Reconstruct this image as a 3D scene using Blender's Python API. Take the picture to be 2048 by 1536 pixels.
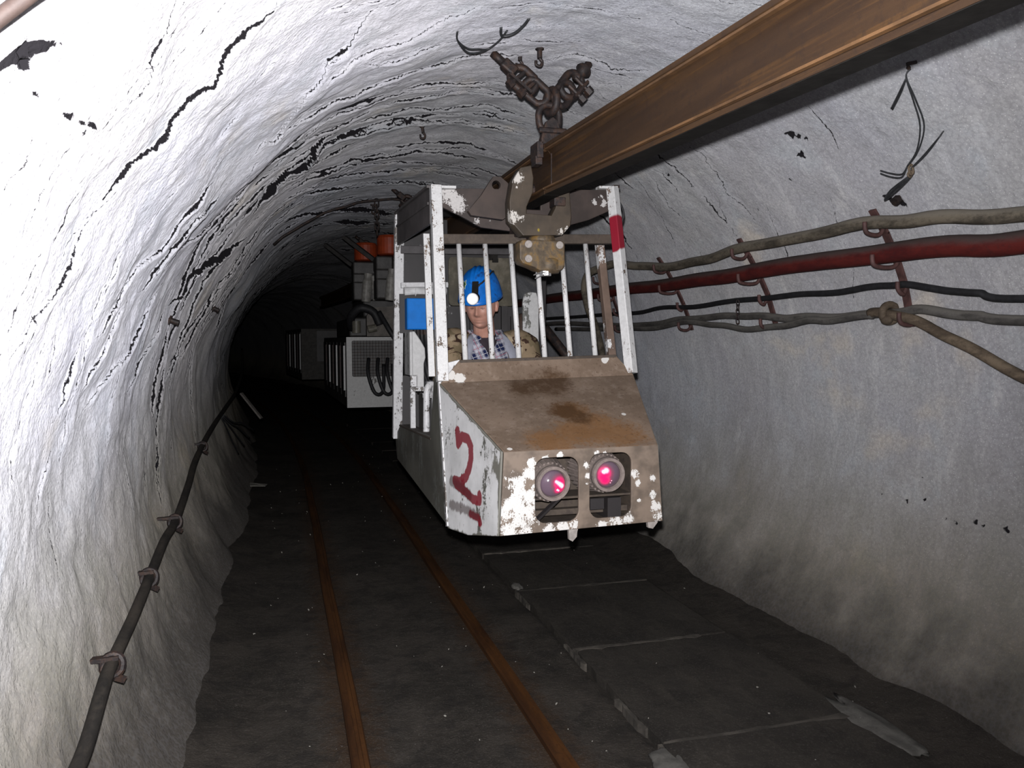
import bpy, bmesh, math, random
import numpy as np
from mathutils import Vector, Matrix, Euler
random.seed(7); rng = np.random.default_rng(11)
for o in list(bpy.data.objects): bpy.data.objects.remove(o)
C = bpy.context.scene.collection
S = bpy.context.scene

# ------------------------------------------------------------------ camera, world, flash, exposure
cam_d = bpy.data.cameras.new('camera'); cam = bpy.data.objects.new('camera', cam_d); C.objects.link(cam)
cam_d.sensor_width = 36.0; cam_d.lens = 28.125; cam_d.clip_start = 0.02; cam_d.clip_end = 200
CAM = Vector((0, 0, 1.58))
_ax = Vector(((562-1024)/1600, (680-768)/1600, 1)).normalized()       # tunnel axis in camera axes (x right, y down, z ahead)
_up = Vector((-math.sin(.02), -math.cos(.02), 0)); _up = (_up - _ax*_up.dot(_ax)).normalized()
_rt = _ax.cross(_up)
def _col(i): return Vector((_rt[i], _ax[i], _up[i]))
mw = Matrix.Identity(4)
for r in range(3):
    mw[r][0] = _col(0)[r]; mw[r][1] = -_col(1)[r]; mw[r][2] = -_col(2)[r]; mw[r][3] = CAM[r]
cam.matrix_world = mw
S.camera = cam
w = bpy.data.worlds.new('mine_dark'); S.world = w; w.use_nodes = True
w.node_tree.nodes['Background'].inputs[0].default_value = (.5, .6, 1, 1)
w.node_tree.nodes['Background'].inputs[1].default_value = 0.0006
# the camera's own flash: a small lamp just above the lens
fl = bpy.data.lights.new('flash', 'SPOT'); fl.energy = 690; fl.color = (1.0, .985, 1.0)
fl.shadow_soft_size = .018; fl.spot_size = math.radians(132); fl.spot_blend = .95
flo = bpy.data.objects.new('flash', fl); C.objects.link(flo)
flo.matrix_world = mw @ Matrix.Translation((-.01, .085, -.01)) @ Matrix.Rotation(math.radians(14), 4, 'Y') @ Matrix.Rotation(math.radians(11), 4, 'X')
S.view_settings.view_transform = 'Standard'; S.view_settings.look = 'None'
S.view_settings.gamma = 1; S.view_settings.use_curve_mapping = False; S.view_settings.exposure = 0.0
S.cycles.max_bounces = 5; S.cycles.diffuse_bounces = 2; S.cycles.adaptive_threshold = .035

# ------------------------------------------------------------------ node helpers
class NT:
    def __init__(s, name):
        s.m = bpy.data.materials.new(name); s.m.use_nodes = True; s.t = s.m.node_tree
        s.b = s.t.nodes['Principled BSDF']; s._p = None
    def n(s, t, **kw):
        x = s.t.nodes.new(t)
        for k, v in kw.items(): setattr(x, k, v)
        return x
    def put(s, sock, v):
        if hasattr(v, 'is_output') or hasattr(v, 'links'): s.t.links.new(v, sock)
        else:
            if isinstance(v, tuple) and len(v) == 3 and sock.type == 'RGBA': v = (*v, 1)
            sock.default_value = v
    def pos(s):
        if s._p is None: s._p = s.n('ShaderNodeTexCoord').outputs['Object']
        return s._p
    def scale(s, vec, sc):
        x = s.n('ShaderNodeVectorMath', operation='MULTIPLY'); s.put(x.inputs[0], vec); x.inputs[1].default_value = sc
        return x.outputs[0]
    def noise(s, scale, detail=4, rough=.6, vec=None, dist=0.):
        x = s.n('ShaderNodeTexNoise'); s.put(x.inputs['Vector'], vec or s.pos())
        x.inputs['Scale'].default_value = scale; x.inputs['Detail'].default_value = detail
        x.inputs['Roughness'].default_value = rough; x.inputs['Distortion'].default_value = dist
        return x.outputs['Fac']
    def voro(s, scale, vec=None, feature='F1', out='Distance'):
        x = s.n('ShaderNodeTexVoronoi', feature=feature); s.put(x.inputs['Vector'], vec or s.pos()); x.inputs['Scale'].default_value = scale
        return x.outputs[out]
    def math(s, op, a, b=0., clamp=False):
        x = s.n('ShaderNodeMath', operation=op, use_clamp=clamp); s.put(x.inputs[0], a); s.put(x.inputs[1], b)
        return x.outputs[0]
    def add(s, a, b): return s.math('ADD', a, b)
    def mul(s, a, b): return s.math('MULTIPLY', a, b)
    def step(s, v, lo, hi, a=0., b=1.):
        x = s.n('ShaderNodeMapRange', interpolation_type='SMOOTHSTEP'); s.put(x.inputs[0], v)
        x.inputs[1].default_value = lo; x.inputs[2].default_value = hi; x.inputs[3].default_value = a; x.inputs[4].default_value = b
        return x.outputs[0]
    def mix(s, f, a, b, blend='MIX'):
        x = s.n('ShaderNodeMix', data_type='RGBA', blend_type=blend); s.put(x.inputs[0], f)
        s.put(x.inputs[6], a); s.put(x.inputs[7], b)
        return x.outputs[2]
    def add_vec(s, v, f):
        x = s.n('ShaderNodeVectorMath', operation='ADD'); s.put(x.inputs[0], v); c = s.n('ShaderNodeCombineXYZ'); s.put(c.inputs[0], s.mul(f, .03)); s.put(c.inputs[1], s.mul(f, .02)); s.t.links.new(c.outputs[0], x.inputs[1]); return x.outputs[0]
    def attr(s, name): return s.n('ShaderNodeAttribute', attribute_name=name).outputs['Fac']
    def sep(s, v=None):
        x = s.n('ShaderNodeSeparateXYZ'); s.put(x.inputs[0], v or s.pos()); return x.outputs
    def blobs(s, L, soft=1.0):                       # sum of soft round marks at (x, y, z, radius)
        tot = None
        for (x, y, z, r) in L:
            d = s.n('ShaderNodeVectorMath', operation='DISTANCE'); s.put(d.inputs[0], s.pos()); d.inputs[1].default_value = (x, y, z)
            f = s.step(d.outputs['Value'], r*1.6, r*.2)
            tot = f if tot is None else s.math('MAXIMUM', tot, f)
        return tot
    def bump(s, h, strength=.5, dist=.01, nrm=None):
        x = s.n('ShaderNodeBump'); s.put(x.inputs['Height'], h); x.inputs['Strength'].default_value = strength; x.inputs['Distance'].default_value = dist
        if nrm is not None: s.put(x.inputs['Normal'], nrm)
        return x.outputs[0]
    def out(s, col, rough=.7, metal=0., nrm=None, emit=None, estr=0., spec=None):
        s.put(s.b.inputs['Base Color'], col); s.put(s.b.inputs['Roughness'], rough); s.put(s.b.inputs['Metallic'], metal)
        if nrm is not None: s.put(s.b.inputs['Normal'], nrm)
        if emit is not None: s.put(s.b.inputs['Emission Color'], emit); s.put(s.b.inputs['Emission Strength'], estr)
        if spec is not None: s.put(s.b.inputs['Specular IOR Level'], spec)
        return s.m

def plain(name, col, var=.3, rough=.7, scale=18, metal=0., bump=.25, dirt=None, dcov=.5, spec=None):
    t = NT(name); n1 = t.noise(scale, 5, .65); n2 = t.noise(scale*4.3, 3, .6)
    c = t.mix(t.step(n1, .3, .7), tuple(x*(1-var) for x in col), tuple(min(1, x*(1+var)) for x in col))
    if dirt: c = t.mix(t.step(t.add(n1, t.mul(n2, .3)), dcov+.1, dcov+.28), c, dirt)
    return t.out(c, rough, metal, t.bump(t.add(n1, t.mul(n2, .5)), bump, .004), spec=spec)

def chipped(name, paint, under, cover=.5, scale=14, rough=.5, streak=(1, 1, .35), blobs=None, over=None):
    """old paint flaking off darker metal; blobs = places where paint survives, over = (colour, blobs) of a second colour"""
    t = NT(name); v = t.scale(t.pos(), streak)
    a = t.noise(scale, 8, .72, v); b = t.noise(scale*5, 4, .7); c0 = t.noise(scale*.35, 3)
    f = t.add(t.mul(a, .7), t.mul(b, .3))
    if blobs: f = t.add(t.mul(t.add(f, -.5), 5.5), t.add(t.mul(t.blobs([(x_, y_, z_, r_*1.25) for x_, y_, z_, r_ in blobs]), 1.25), -.72))
    m = t.step(f, 1-cover-.012, 1-cover+.012) if not blobs else t.step(f, .16, .22)
    pc = t.mix(t.step(b, .3, .75), tuple(x*.82 for x in paint), paint)
    uc = t.mix(t.step(c0, .35, .65), under, tuple(min(1, x*1.7) for x in under))
    col = t.mix(m, uc, pc)
    if over: col = t.mix(t.step(t.add(t.blobs(over[1]), t.mul(t.add(a, -.5), .5)), .3, .5), col, over[0])
    return t.out(col, rough, 0., t.bump(t.add(m, t.mul(b, .4)), .35, .002))

# ------------------------------------------------------------------ mesh helpers
def V(*a): return Vector(a)
def bx(bm, a, b):
    r = bmesh.ops.create_cube(bm, size=1); c = (Vector(a)+Vector(b))/2; d = Vector(b)-Vector(a)
    for v in r['verts']: v.co = Vector((v.co.x*d.x, v.co.y*d.y, v.co.z*d.z)) + c
def bar(bm, p, q, w, h, up=(0, 0, 1)):
    p, q = Vector(p), Vector(q); d = (q-p).normalized(); u = Vector(up)
    s = d.cross(u)
    if s.length < 1e-4: s = d.cross(Vector((0, 1, 0)))
    s.normalize(); u = s.cross(d)
    vs = [bm.verts.new(o + s*sx*w/2 + u*sz*h/2) for o in (p, q) for sx, sz in ((-1, -1), (1, -1), (1, 1), (-1, 1))]
    for f in ((3, 2, 1, 0), (4, 5, 6, 7), (0, 1, 5, 4), (1, 2, 6, 5), (2, 3, 7, 6), (3, 0, 4, 7)): bm.faces.new([vs[i] for i in f])
def smoothpath(P, n):
    P = [Vector(p) for p in P]; out = []
    for i in range(len(P)-1):
        p0, p1, p2, p3 = P[max(i-1, 0)], P[i], P[i+1], P[min(i+2, len(P)-1)]
        for k in range(n):
            t = k/n
            out.append(.5*((2*p1)+(p2-p0)*t+(2*p0-5*p1+4*p2-p3)*t*t+(3*p1-p0-3*p2+p3)*t**3))
    return out+[P[-1]]
def tube(bm, P, r, n=10, closed=False, sm=0, cap=True):
    if sm: P = smoothpath(P, sm)
    P = [Vector(p) for p in P]; k = len(P); rr = r if isinstance(r, (list, tuple)) else None
    rings = []; u = None
    for i in range(k):
        d = (P[(i+1) % k]-P[i-1]) if closed else (P[min(i+1, k-1)]-P[max(i-1, 0)])
        d.normalize()
        if u is None:
            u = d.orthogonal().normalized()
        u = (u-d*u.dot(d)); u.normalize(); s = d.cross(u)
        ri = rr[min(len(rr)-1, int(i*len(rr)/k))] if rr else r
        rings.append([bm.verts.new(P[i]+(u*math.cos(a)+s*math.sin(a))*ri) for a in [2*math.pi*j/n for j in range(n)]])
    for i in range(k if closed else k-1):
        A, B = rings[i], rings[(i+1) % k]
        off = 0
        if closed and i == k-1: off = min(range(n), key=lambda o: (A[0].co-B[o].co).length)
        for j in range(n): bm.faces.new([A[j], A[(j+1) % n], B[(j+1+off) % n], B[(j+off) % n]])
    if cap and not closed: bm.faces.new(rings[0][::-1]); bm.faces.new(rings[-1])
def cyl(bm, p, q, r, n=16, r2=None):
    p, q = Vector(p), Vector(q); d = (q-p).normalized(); u = d.orthogonal().normalized(); s = d.cross(u); r2 = r if r2 is None else r2
    A = [bm.verts.new(p+(u*math.cos(2*math.pi*j/n)+s*math.sin(2*math.pi*j/n))*r) for j in range(n)]
    B = [bm.verts.new(q+(u*math.cos(2*math.pi*j/n)+s*math.sin(2*math.pi*j/n))*r2) for j in range(n)]
    for j in range(n): bm.faces.new([A[j], A[(j+1) % n], B[(j+1) % n], B[j]])
    bm.faces.new(A[::-1]); bm.faces.new(B)
def lathe(bm, c, axis, prof, n=24):
    c = Vector(c); d = Vector(axis).normalized(); u = d.orthogonal().normalized(); s = d.cross(u); R = []
    for (r, h) in prof:
        R.append([bm.verts.new(c+d*h+(u*math.cos(2*math.pi*j/n)+s*math.sin(2*math.pi*j/n))*max(r, 1e-4)) for j in range(n)])
    for A, B in zip(R, R[1:]):
        for j in range(n): bm.faces.new([A[j], A[(j+1) % n], B[(j+1) % n], B[j]])
    bm.faces.new(R[0][::-1]); bm.faces.new(R[-1])
def prism(bm, poly, vec):
    A = [bm.verts.new(Vector(p)) for p in poly]; B = [bm.verts.new(Vector(p)+Vector(vec)) for p in poly]; n = len(poly)
    bm.faces.new(A[::-1]); bm.faces.new(B)
    for i in range(n): bm.faces.new([A[i], A[(i+1) % n], B[(i+1) % n], B[i]])
def ell(bm, c, r, n=16, m=10, rot=None):
    x = bmesh.ops.create_uvsphere(bm, u_segments=n, v_segments=m, radius=1)
    for v in x['verts']:
        p = Vector((v.co.x*r[0], v.co.y*r[1], v.co.z*r[2]))
        v.co = (rot @ p if rot else p)+Vector(c)
def link(bm, c, d, nrm, L, W, r, n=8):                      # one oval chain link
    c, d, nr = Vector(c), Vector(d).normalized(), Vector(nrm); nr = (nr-d*nr.dot(d)).normalized(); s = d.cross(nr)
    P = []
    for k in range(20):
        a = 2*math.pi*k/20; x = math.cos(a)*W/2; y = math.sin(a)*W/2 + (L-W)/2*(1 if math.sin(a) >= 0 else -1)
        P.append(c+s*x+d*y)
    tube(bm, P, r, n, closed=True)
def plate2d(outer, holes, thick, y, res=6):
    """flat plate in the XZ plane at depth y..y+thick with real holes"""
    cu = bpy.data.curves.new('tmp', 'CURVE'); cu.dimensions = '2D'; cu.fill_mode = 'BOTH'; cu.extrude = thick/2
    for poly in [outer]+holes:
        sp = cu.splines.new('POLY'); sp.points.add(len(poly)-1); sp.use_cyclic_u = True
        for i, (a, b) in enumerate(poly): sp.points[i].co = (a, b, 0, 1)
    o = bpy.data.objects.new('tmp', cu); C.objects.link(o)
    me = bpy.data.meshes.new_from_object(o.evaluated_get(bpy.context.evaluated_depsgraph_get()))
    bpy.data.objects.remove(o); bpy.data.curves.remove(cu)
    bm = bmesh.new(); bm.from_mesh(me); bpy.data.meshes.remove(me)
    for v in bm.verts: v.co = Vector((v.co.x, y+thick/2-v.co.z, v.co.y))
    bmesh.ops.remove_doubles(bm, verts=bm.verts, dist=1e-5)
    return bm
def rrect(x0, z0, x1, z1, r, n=6):
    P = []
    for cx, cz, a0 in ((x1-r, z1-r, 0), (x0+r, z1-r, 90), (x0+r, z0+r, 180), (x1-r, z0+r, 270)):
        for k in range(n+1):
            a = math.radians(a0+90*k/n); P.append((cx+r*math.cos(a), cz+r*math.sin(a)))
    return P
def wloc(o):
    v = Vector((0, 0, 0))
    while o is not None: v += o.location; o = o.parent
    return v
def link_mesh(name, bm, m, parent=None, smooth=False, bevel=0., label=None, kind=None):
    if parent is not None:
        off = wloc(parent)
        for v in bm.verts: v.co -= off
    bmesh.ops.recalc_face_normals(bm, faces=bm.faces)
    me = bpy.data.meshes.new(name); bm.to_mesh(me); bm.free()
    if smooth: me.polygons.foreach_set('use_smooth', [True]*len(me.polygons))
    o = bpy.data.objects.new(name, me); C.objects.link(o); o.parent = parent
    for mm in (m if isinstance(m, list) else [m]): me.materials.append(mm)
    if bevel:
        b = o.modifiers.new('bevel', 'BEVEL'); b.width = bevel; b.segments = 2; b.limit_method = 'ANGLE'; b.angle_limit = math.radians(40)
    if label: o['label'] = label
    if kind: o['kind'] = kind
    return o
def P(name, fn, m, parent=None, **kw):
    bm = bmesh.new(); r = fn(bm)
    return link_mesh(name, r if isinstance(r, bmesh.types.BMesh) else bm, m, parent, **kw)
def tag(o, label, cat, group=None):
    o['label'] = label; o['category'] = cat
    if group: o['group'] = group
    return o
def thing(name, label, cat, loc, group=None):
    o = bpy.data.objects.new(name, None); o.empty_display_size = .1; C.objects.link(o); o.location = loc
    return tag(o, label, cat, group)
def BEND(y): return -.0048*max(0., y-8)**2           # the drift swings gently to the left far away

# ------------------------------------------------------------------ the drift: lined arch
CX0, CZ0, RAD = 1.16, 1.07, 1.83
CR=[[-61.8,2.383,35,-59.2,2.405,36,-57.1,2.418,35,-54.8,2.533,38,-53.0,2.54,39,-50.8,2.497,37,-48.9,2.48,36,-46.5,2.54,37,-44.8,2.454,33,-43.0,2.439,33,-40.5,2.416,32,-38.8,2.409,30,-37.8,2.342,26],[-75.9,2.069,10,-73.6,2.168,12,-72.3,2.202,12,-70.8,2.257,12,-69.5,2.336,14,-68.1,2.346,14,-67.2,2.377,15,-65.9,2.361,15,-64.1,2.348,15,-61.8,2.383,15],[-33.6,2.731,18,-32.8,2.701,18,-31.7,2.704,18,-30.8,2.725,18,-29.9,2.697,17,-28.6,2.679,17],[-44.1,3.686,50,-41.9,3.621,48,-40.4,3.716,48,-39.4,3.705,47,-38.4,3.604,41,-37.3,3.476,37,-36.4,3.36,34,-35.6,3.27,34,-34.6,3.253,34,-33.0,3.17,29,-32.6,3.074,29,-31.2,3.087,30,-29.7,3.078,29,-29.2,3.043,25,-28.5,2.965,24,-27.2,2.856,23,-25.8,2.821,23],[-26.1,2.839,8,-24.3,2.835,8,-22.0,2.853,8],[-34.4,3.417,13,-32.1,3.231,11,-30.4,3.234,12,-28.6,3.183,11,-27.0,3.184,11,-24.6,3.197,11,-22.6,3.206,10,-20.3,3.199,10,-19.2,3.174,10,-17.5,3.117,9,-16.0,3.09,9,-14.8,3.07,8,-13.2,3.019,8,-10.7,3.025,8],[-27.6,3.226,7,-24.9,3.363,9,-22.9,3.398,10,-21.2,3.376,9,-18.8,3.362,9,-15.9,3.331,8,-13.0,3.321,8],[-38.2,3.67,20,-34.4,3.771,21,-32.5,3.763,21,-30.1,3.746,20,-29.3,3.72,19,-26.7,3.786,19,-25.7,3.762,19,-22.8,3.734,18,-20.3,3.733,17,-19.1,3.673,16,-17.6,3.696,16,-14.7,3.7,16,-12.8,3.718,15,-11.4,3.664,14,-10.2,3.617,14,-6.5,3.646,14,-0.9,3.631,13],[-19.7,4.085,20,-17.0,4.131,20,-15.5,4.053,19,-12.5,4.069,18,-5.9,4.15,18,0.2,4.129,16],[-28.4,4.081,80,-26.4,4.083,78,-24.7,4.064,76,-21.9,4.092,74,-19.7,4.085,71],[-41.3,4.712,29,-36.2,4.665,26,-33.3,4.289,20,-30.8,4.175,19,-28.9,4.082,18],[-19.7,4.38,23,-18.0,4.417,23,-17.0,4.344,22,-13.8,4.333,21,-10.0,4.361,20,-8.3,4.268,19,-4.8,4.295,19,-1.0,4.325,18,0.8,4.295,17,5.3,4.215,16],[-25.6,4.638,31,-23.2,4.619,30,-19.1,4.676,29,-15.5,4.683,28,-12.5,4.666,27,-9.1,4.7,26,-7.8,4.679,25,-5.3,4.724,25,-3.9,4.646,23,-0.8,4.618,22,1.3,4.614,22,6.5,4.623,21,9.0,4.591,20],[-46.0,5.373,90,-43.0,5.144,90,-39.7,5.067,90,-37.0,4.921,90,-34.7,4.997,90,-32.4,5.008,90,-31.1,4.841,80,-29.2,4.721,75,-28.2,4.658,74,-25.6,4.638,71],[-2.2,4.738,17,0.9,4.699,16,4.9,4.772,16,7.3,4.773,16,10.7,4.728,15],[-25.7,4.74,20,-20.7,4.857,21,-17.5,4.793,19,-13.5,4.862,18,-7.3,4.951,18,0.0,4.965,16,5.6,4.918,15,8.7,4.932,15,12.9,4.945,14],[-39.0,5.347,50,-35.4,5.459,50,-31.8,5.522,49,-28.2,5.592,47,-24.6,5.674,47,-21.8,5.611,44,-19.8,5.701,44,-18.9,5.575,41,-15.2,5.615,40,-13.3,5.666,39,-11.5,5.572,37,-8.7,5.552,36,-5.3,5.581,34,-2.0,5.582,33,2.0,5.503,30,4.2,5.535,30,9.3,5.543,28,14.8,5.513,26],[-39.1,5.813,54,-33.3,5.826,50,-27.5,5.989,49,-20.1,6.075,46,-14.6,6.132,43,-9.7,6.2,41,-5.5,6.198,39,-1.9,6.203,37,2.5,6.217,35,7.2,6.199,33,11.2,6.235,32,14.8,6.251,31],[-38.3,6.331,57,-30.9,6.296,51,-22.8,6.456,48,-14.8,6.591,45,-9.2,6.682,42,-5.4,6.668,40,-0.9,6.736,39,6.6,6.674,34,12.4,6.656,32],[-38.2,6.731,90,-32.1,7.146,90,-24.9,7.491,90,-17.7,7.716,90,-11.4,7.899,90,-5.4,8.072,90,0.2,8.314,90],[-20.1,8.532,90,-12.7,8.731,90,-5.0,8.824,90,2.3,9.027,90],[-9.5,3.102,12,-8.0,3.137,13,-7.8,3.094,13,-5.8,3.052,7,-5.8,3.132,12],[-4.4,3.361,9,-3.1,3.409,12,-0.4,3.366,11],[-11.1,3.496,8,-10.4,3.485,8,-7.0,3.439,7,-2.4,3.478,7],[-0.3,3.697,14,1.7,3.74,14,3.6,3.612,12,4.9,3.531,12,6.4,3.543,12,7.9,3.552,12,9.7,3.55,12,12.1,3.588,12,13.9,3.556,11,15.0,3.518,11,17.0,3.488,11],[10.2,3.812,9,12.5,3.757,8,13.7,3.704,9,16.3,3.741,8],[2.9,3.205,6,4.5,3.231,6,5.7,3.179,5,6.3,3.135,5],[3.6,3.116,5,5.5,3.103,5,6.8,3.049,5],[31.8,3.943,8,35.5,3.925,8,38.6,3.954,8,41.4,4.008,8,44.3,4.043,8,48.4,3.991,8,51.0,3.998,8],[31.9,3.852,8,34.0,3.813,7,36.3,3.74,7],[32.9,4.484,28,35.5,4.447,27,38.2,4.43,26,40.5,4.445,26],[30.3,4.878,33,33.0,4.885,33,36.2,4.909,32,38.0,4.869,30],[33.9,4.561,8,38.3,4.611,8,42.1,4.67,8,47.4,4.643,8],[-74.1,2.769,22,-72.8,2.921,29,-70.9,2.946,30,-69.1,3.09,34,-67.3,3.112,35,-65.1,3.146,35,-63.5,3.271,37,-61.4,3.372,42,-58.4,3.353,41,-55.4,3.375,41,-52.6,3.4,41,-50.1,3.468,42],[-68.3,3.276,26,-67.1,3.464,37,-64.8,3.455,39,-62.0,3.497,40,-58.8,3.559,41,-55.9,3.542,40,-53.5,3.682,42,-51.0,3.724,43,-48.4,3.667,40],[-80.3,2.91,13,-77.0,2.93,13,-73.6,3.067,15,-70.4,3.167,16,-68.3,3.276,17],[-82.1,2.619,16,-79.6,2.712,18,-77.2,2.714,19,-75.3,2.717,19,-73.1,2.732,20],[-90.2,2.542,24,-88.6,2.559,25,-87.5,2.583,25,-85.5,2.627,27,-84.3,2.671,28,-83.6,2.669,29],[-68.6,4.384,67,-65.5,4.685,82,-62.2,4.731,85,-59.7,4.891,86,-55.0,5.294,90,-50.5,5.614,90,-47.5,5.79,90],[-82.0,3.654,21,-79.4,3.872,25,-76.8,3.964,28,-74.7,4.143,30,-71.9,4.292,34,-68.6,4.384,36],[-61.7,3.765,22,-58.6,3.967,25,-54.4,4.275,29,-50.5,4.362,30,-45.4,4.528,31],[-82.8,2.921,13,-80.4,3.089,15,-78.9,3.169,17,-77.1,3.282,17,-75.1,3.492,21,-70.5,3.697,25,-67.9,3.776,26,-64.2,3.96,29],[-83.2,4.705,27,-80.4,5.112,36,-74.9,5.418,43,-69.1,5.761,51,-63.8,5.916,54,-58.8,5.992,55],[-80.9,5.474,39,-74.5,5.798,47,-67.3,5.879,50,-60.3,5.88,50,-53.3,6.053,51],[-91.4,2.389,8,-90.6,2.459,8,-90.4,2.578,7],[-88.9,2.298,6,-87.3,2.357,6,-85.9,2.483,7],[-63.7,2.344,7,-61.3,2.41,8,-59.3,2.449,8],[-55.6,2.058,7,-53.5,2.13,8,-52.0,2.144,8,-51.0,2.069,7,-49.1,2.053,7,-47.5,1.978,6,-46.6,1.926,5],[-59.8,1.472,8,-58.7,1.504,8,-57.8,1.534,9,-56.7,1.574,7,-55.5,1.67,6],[-58.7,1.667,1,-58.5,1.723,1,-58.5,1.831,1,-58.2,1.902,3,-57.5,2.026,6,-56.1,2.158,9],[-64.9,1.709,6,-63.8,1.741,6,-62.6,1.781,7,-61.6,1.771,6,-59.9,1.722,6],[-43.0,2.852,19,-41.4,2.786,18,-38.4,2.795,18],[-49.2,3.09,11,-46.4,3.042,10,-44.2,2.956,9,-43.0,2.852,8],[-43.2,2.441,7,-41.9,2.326,6,-40.4,2.32,7]]
def fnoise(x, seed, freq, octv=4, gain=.5):               # 1-D fractal value noise
    r = np.random.default_rng(seed); out = np.zeros_like(x, dtype=float); amp = 1.
    for _ in range(octv):
        tab = r.uniform(-1, 1, 4096); p = (x*freq) % 4095; i = np.floor(p).astype(int); f = p-i; f = f*f*(3-2*f)
        out += amp*(tab[i]*(1-f)+tab[i+1]*f); amp *= gain; freq *= 2.07
    return out
def fnoise2(X, Y, seed, fx, fy, octv=4, gain=.5):
    r = np.random.default_rng(seed); out = np.zeros(np.broadcast(X, Y).shape); amp = 1.
    for _ in range(octv):
        tab = r.uniform(-1, 1, (257, 257)); px = (X*fx) % 256; py = (Y*fy) % 256
        i = np.floor(px).astype(int); j = np.floor(py).astype(int); f = px-i; g = py-j; f = f*f*(3-2*f); g = g*g*(3-2*g)
        out += amp*((tab[i, j]*(1-f)+tab[i+1, j]*f)*(1-g)+(tab[i, j+1]*(1-f)+tab[i+1, j+1]*f)*g)
        amp *= gain; fx *= 2.03; fy *= 2.03
    return out
ys = np.concatenate([np.linspace(-2.2, .72, 26), np.geomspace(.8, 60, 960)])
th = np.linspace(-128, 128, 641)
def wall_field():
    """inward offset of the lining and signed distance to the open gaps behind its overlapping flakes, on the (y, theta) grid"""
    Y, T = np.meshgrid(ys, th, indexing='ij')
    h = .045*fnoise2(Y+9, T+200, 1, .8, .035, 3) + 0.008*fnoise2(Y+9, T+200, 2, 3.1, .11, 3)
    rough = .0030*fnoise2(Y+9, T+200, 3, 17., .6, 3); h += rough*np.clip(1.6-Y/7, .35, 1.2)
    NL = 6; CT = np.full((NL,)+Y.shape, .09); CW = np.full((NL,)+Y.shape, -.03); used = [[] for _ in range(NL)]; cd = np.full(Y.shape, .05)
    L = []
    for c in CR:
        a = np.array(c, float).reshape(-1, 3); L.append((a[:, 0], a[:, 1], np.where(a[:, 2] > 60, .36, np.where(a[:, 1] < 2.1, .8, np.where(a[:, 2] > 24, .22, .30)))*a[:, 2]/1000, 1.))
    r = np.random.default_rng(5); y = 4.3                       # smaller flakes in between and farther on
    while y < 26:
        c0 = r.uniform(-75, 20); half = r.uniform(18, 60)
        t0, t1 = max(-112, c0-half), min(62, c0+half); tt = np.linspace(t0, t1, 7)
        L.append((tt, y+r.uniform(-.12, .12, 7)+(y/60)*np.sin(tt/25.), np.full(7, r.choice([.004, .005, .009])*(1+y/14)), .8)); y += r.uniform(.10, .26)*(1+y/14)
    for k in range(150):                                       # hairlines close by
        y0 = r.uniform(1.2, 6); t0 = r.uniform(-104, 15); tt = np.linspace(t0, t0+r.uniform(6, 24), 4)
        L.append((tt, y0+r.uniform(-.06, .06, 4), np.full(4, r.uniform(.001, .0035)), .35))
    for k in range(12):                                        # a few short seams on the right-hand side
        y0 = r.uniform(2.6, 8); t0 = r.uniform(20, 60); tt = np.linspace(t0, t0+r.uniform(8, 22), 4)
        L.append((tt, y0+np.cumsum(r.uniform(0, .12, 4)), np.full(4, r.uniform(.003, .008)), .3))
    for k, (tt, yy, ww, st) in enumerate(L):
        j = np.where((th >= tt.min()) & (th <= tt.max()))[0]
        if len(j) < 3: continue
        tj = th[j]; yk = np.interp(tj, tt, yy); wk = np.interp(tj, tt, ww)
        jit = .011*fnoise(tj+200, 100+k, .55, 3, .6) + .0035*np.tanh(4*fnoise(tj+200, 300+k, .9, 2))
        yk = yk + jit*np.clip(yk/3, .5, 2)*(.5 if st < .5 else 1)
        endf = np.clip((tj-tt.min())/4, 0, 1)*np.clip((tt.max()-tj)/4, 0, 1)
        wk = wk*(np.clip(1.05+.75*fnoise(tj+200, 500+k, .22, 4, .6), .45, 1.7) if k < len(CR) else np.clip(.85+.9*fnoise(tj+200, 500+k, .22, 4, .6), 0, 1.9))*(.3+.7*endf)
        i = np.where((ys > yk.min()-.7) & (ys < yk.max()+.25))[0]
        if len(i) == 0: continue
        t = ys[i][:, None]-yk[None, :]; ix = np.ix_(i, j); W = wk[None, :]; E = endf[None, :]
        amp = (.010+.55*np.minimum(W, .05))*st*E
        q = np.clip((t+.004)/(W+.016), 0, 1); q = q*q*(3-2*q)          # dips a little, then the next flake's lip stands proud
        h[ix] += amp*(-.45*np.exp(-np.abs(np.minimum(t, 0))/.09)*(1-q) + np.exp(-np.maximum(t-W, 0)/.14)*q)
        for l in range(NL):                                     # each seam goes to a layer where no neighbour is close
            if all(len(np.intersect1d(j, j2)) == 0 or np.min(np.abs(np.interp(th[np.intersect1d(j, j2)], tj, yk)-np.interp(th[np.intersect1d(j, j2)], th[j2], y2))) > .19 for j2, y2 in used[l]): break
        else:
            if k >= len(CR): continue
        used[l].append((j, yk)); Wm = np.where(wk > .0008, np.maximum(wk, .0024 if st > .5 else .0012), -.03)[None, :]
        near = np.abs(t) < .09; near[:, 0] = near[:, -1] = False
        li = np.ix_([l], i, j); a_ = CT[li][0]; b_ = CW[li][0]
        CT[li] = np.where(near, t, a_)[None]; CW[li] = np.where(near, Wm+0*t, b_)[None]
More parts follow.
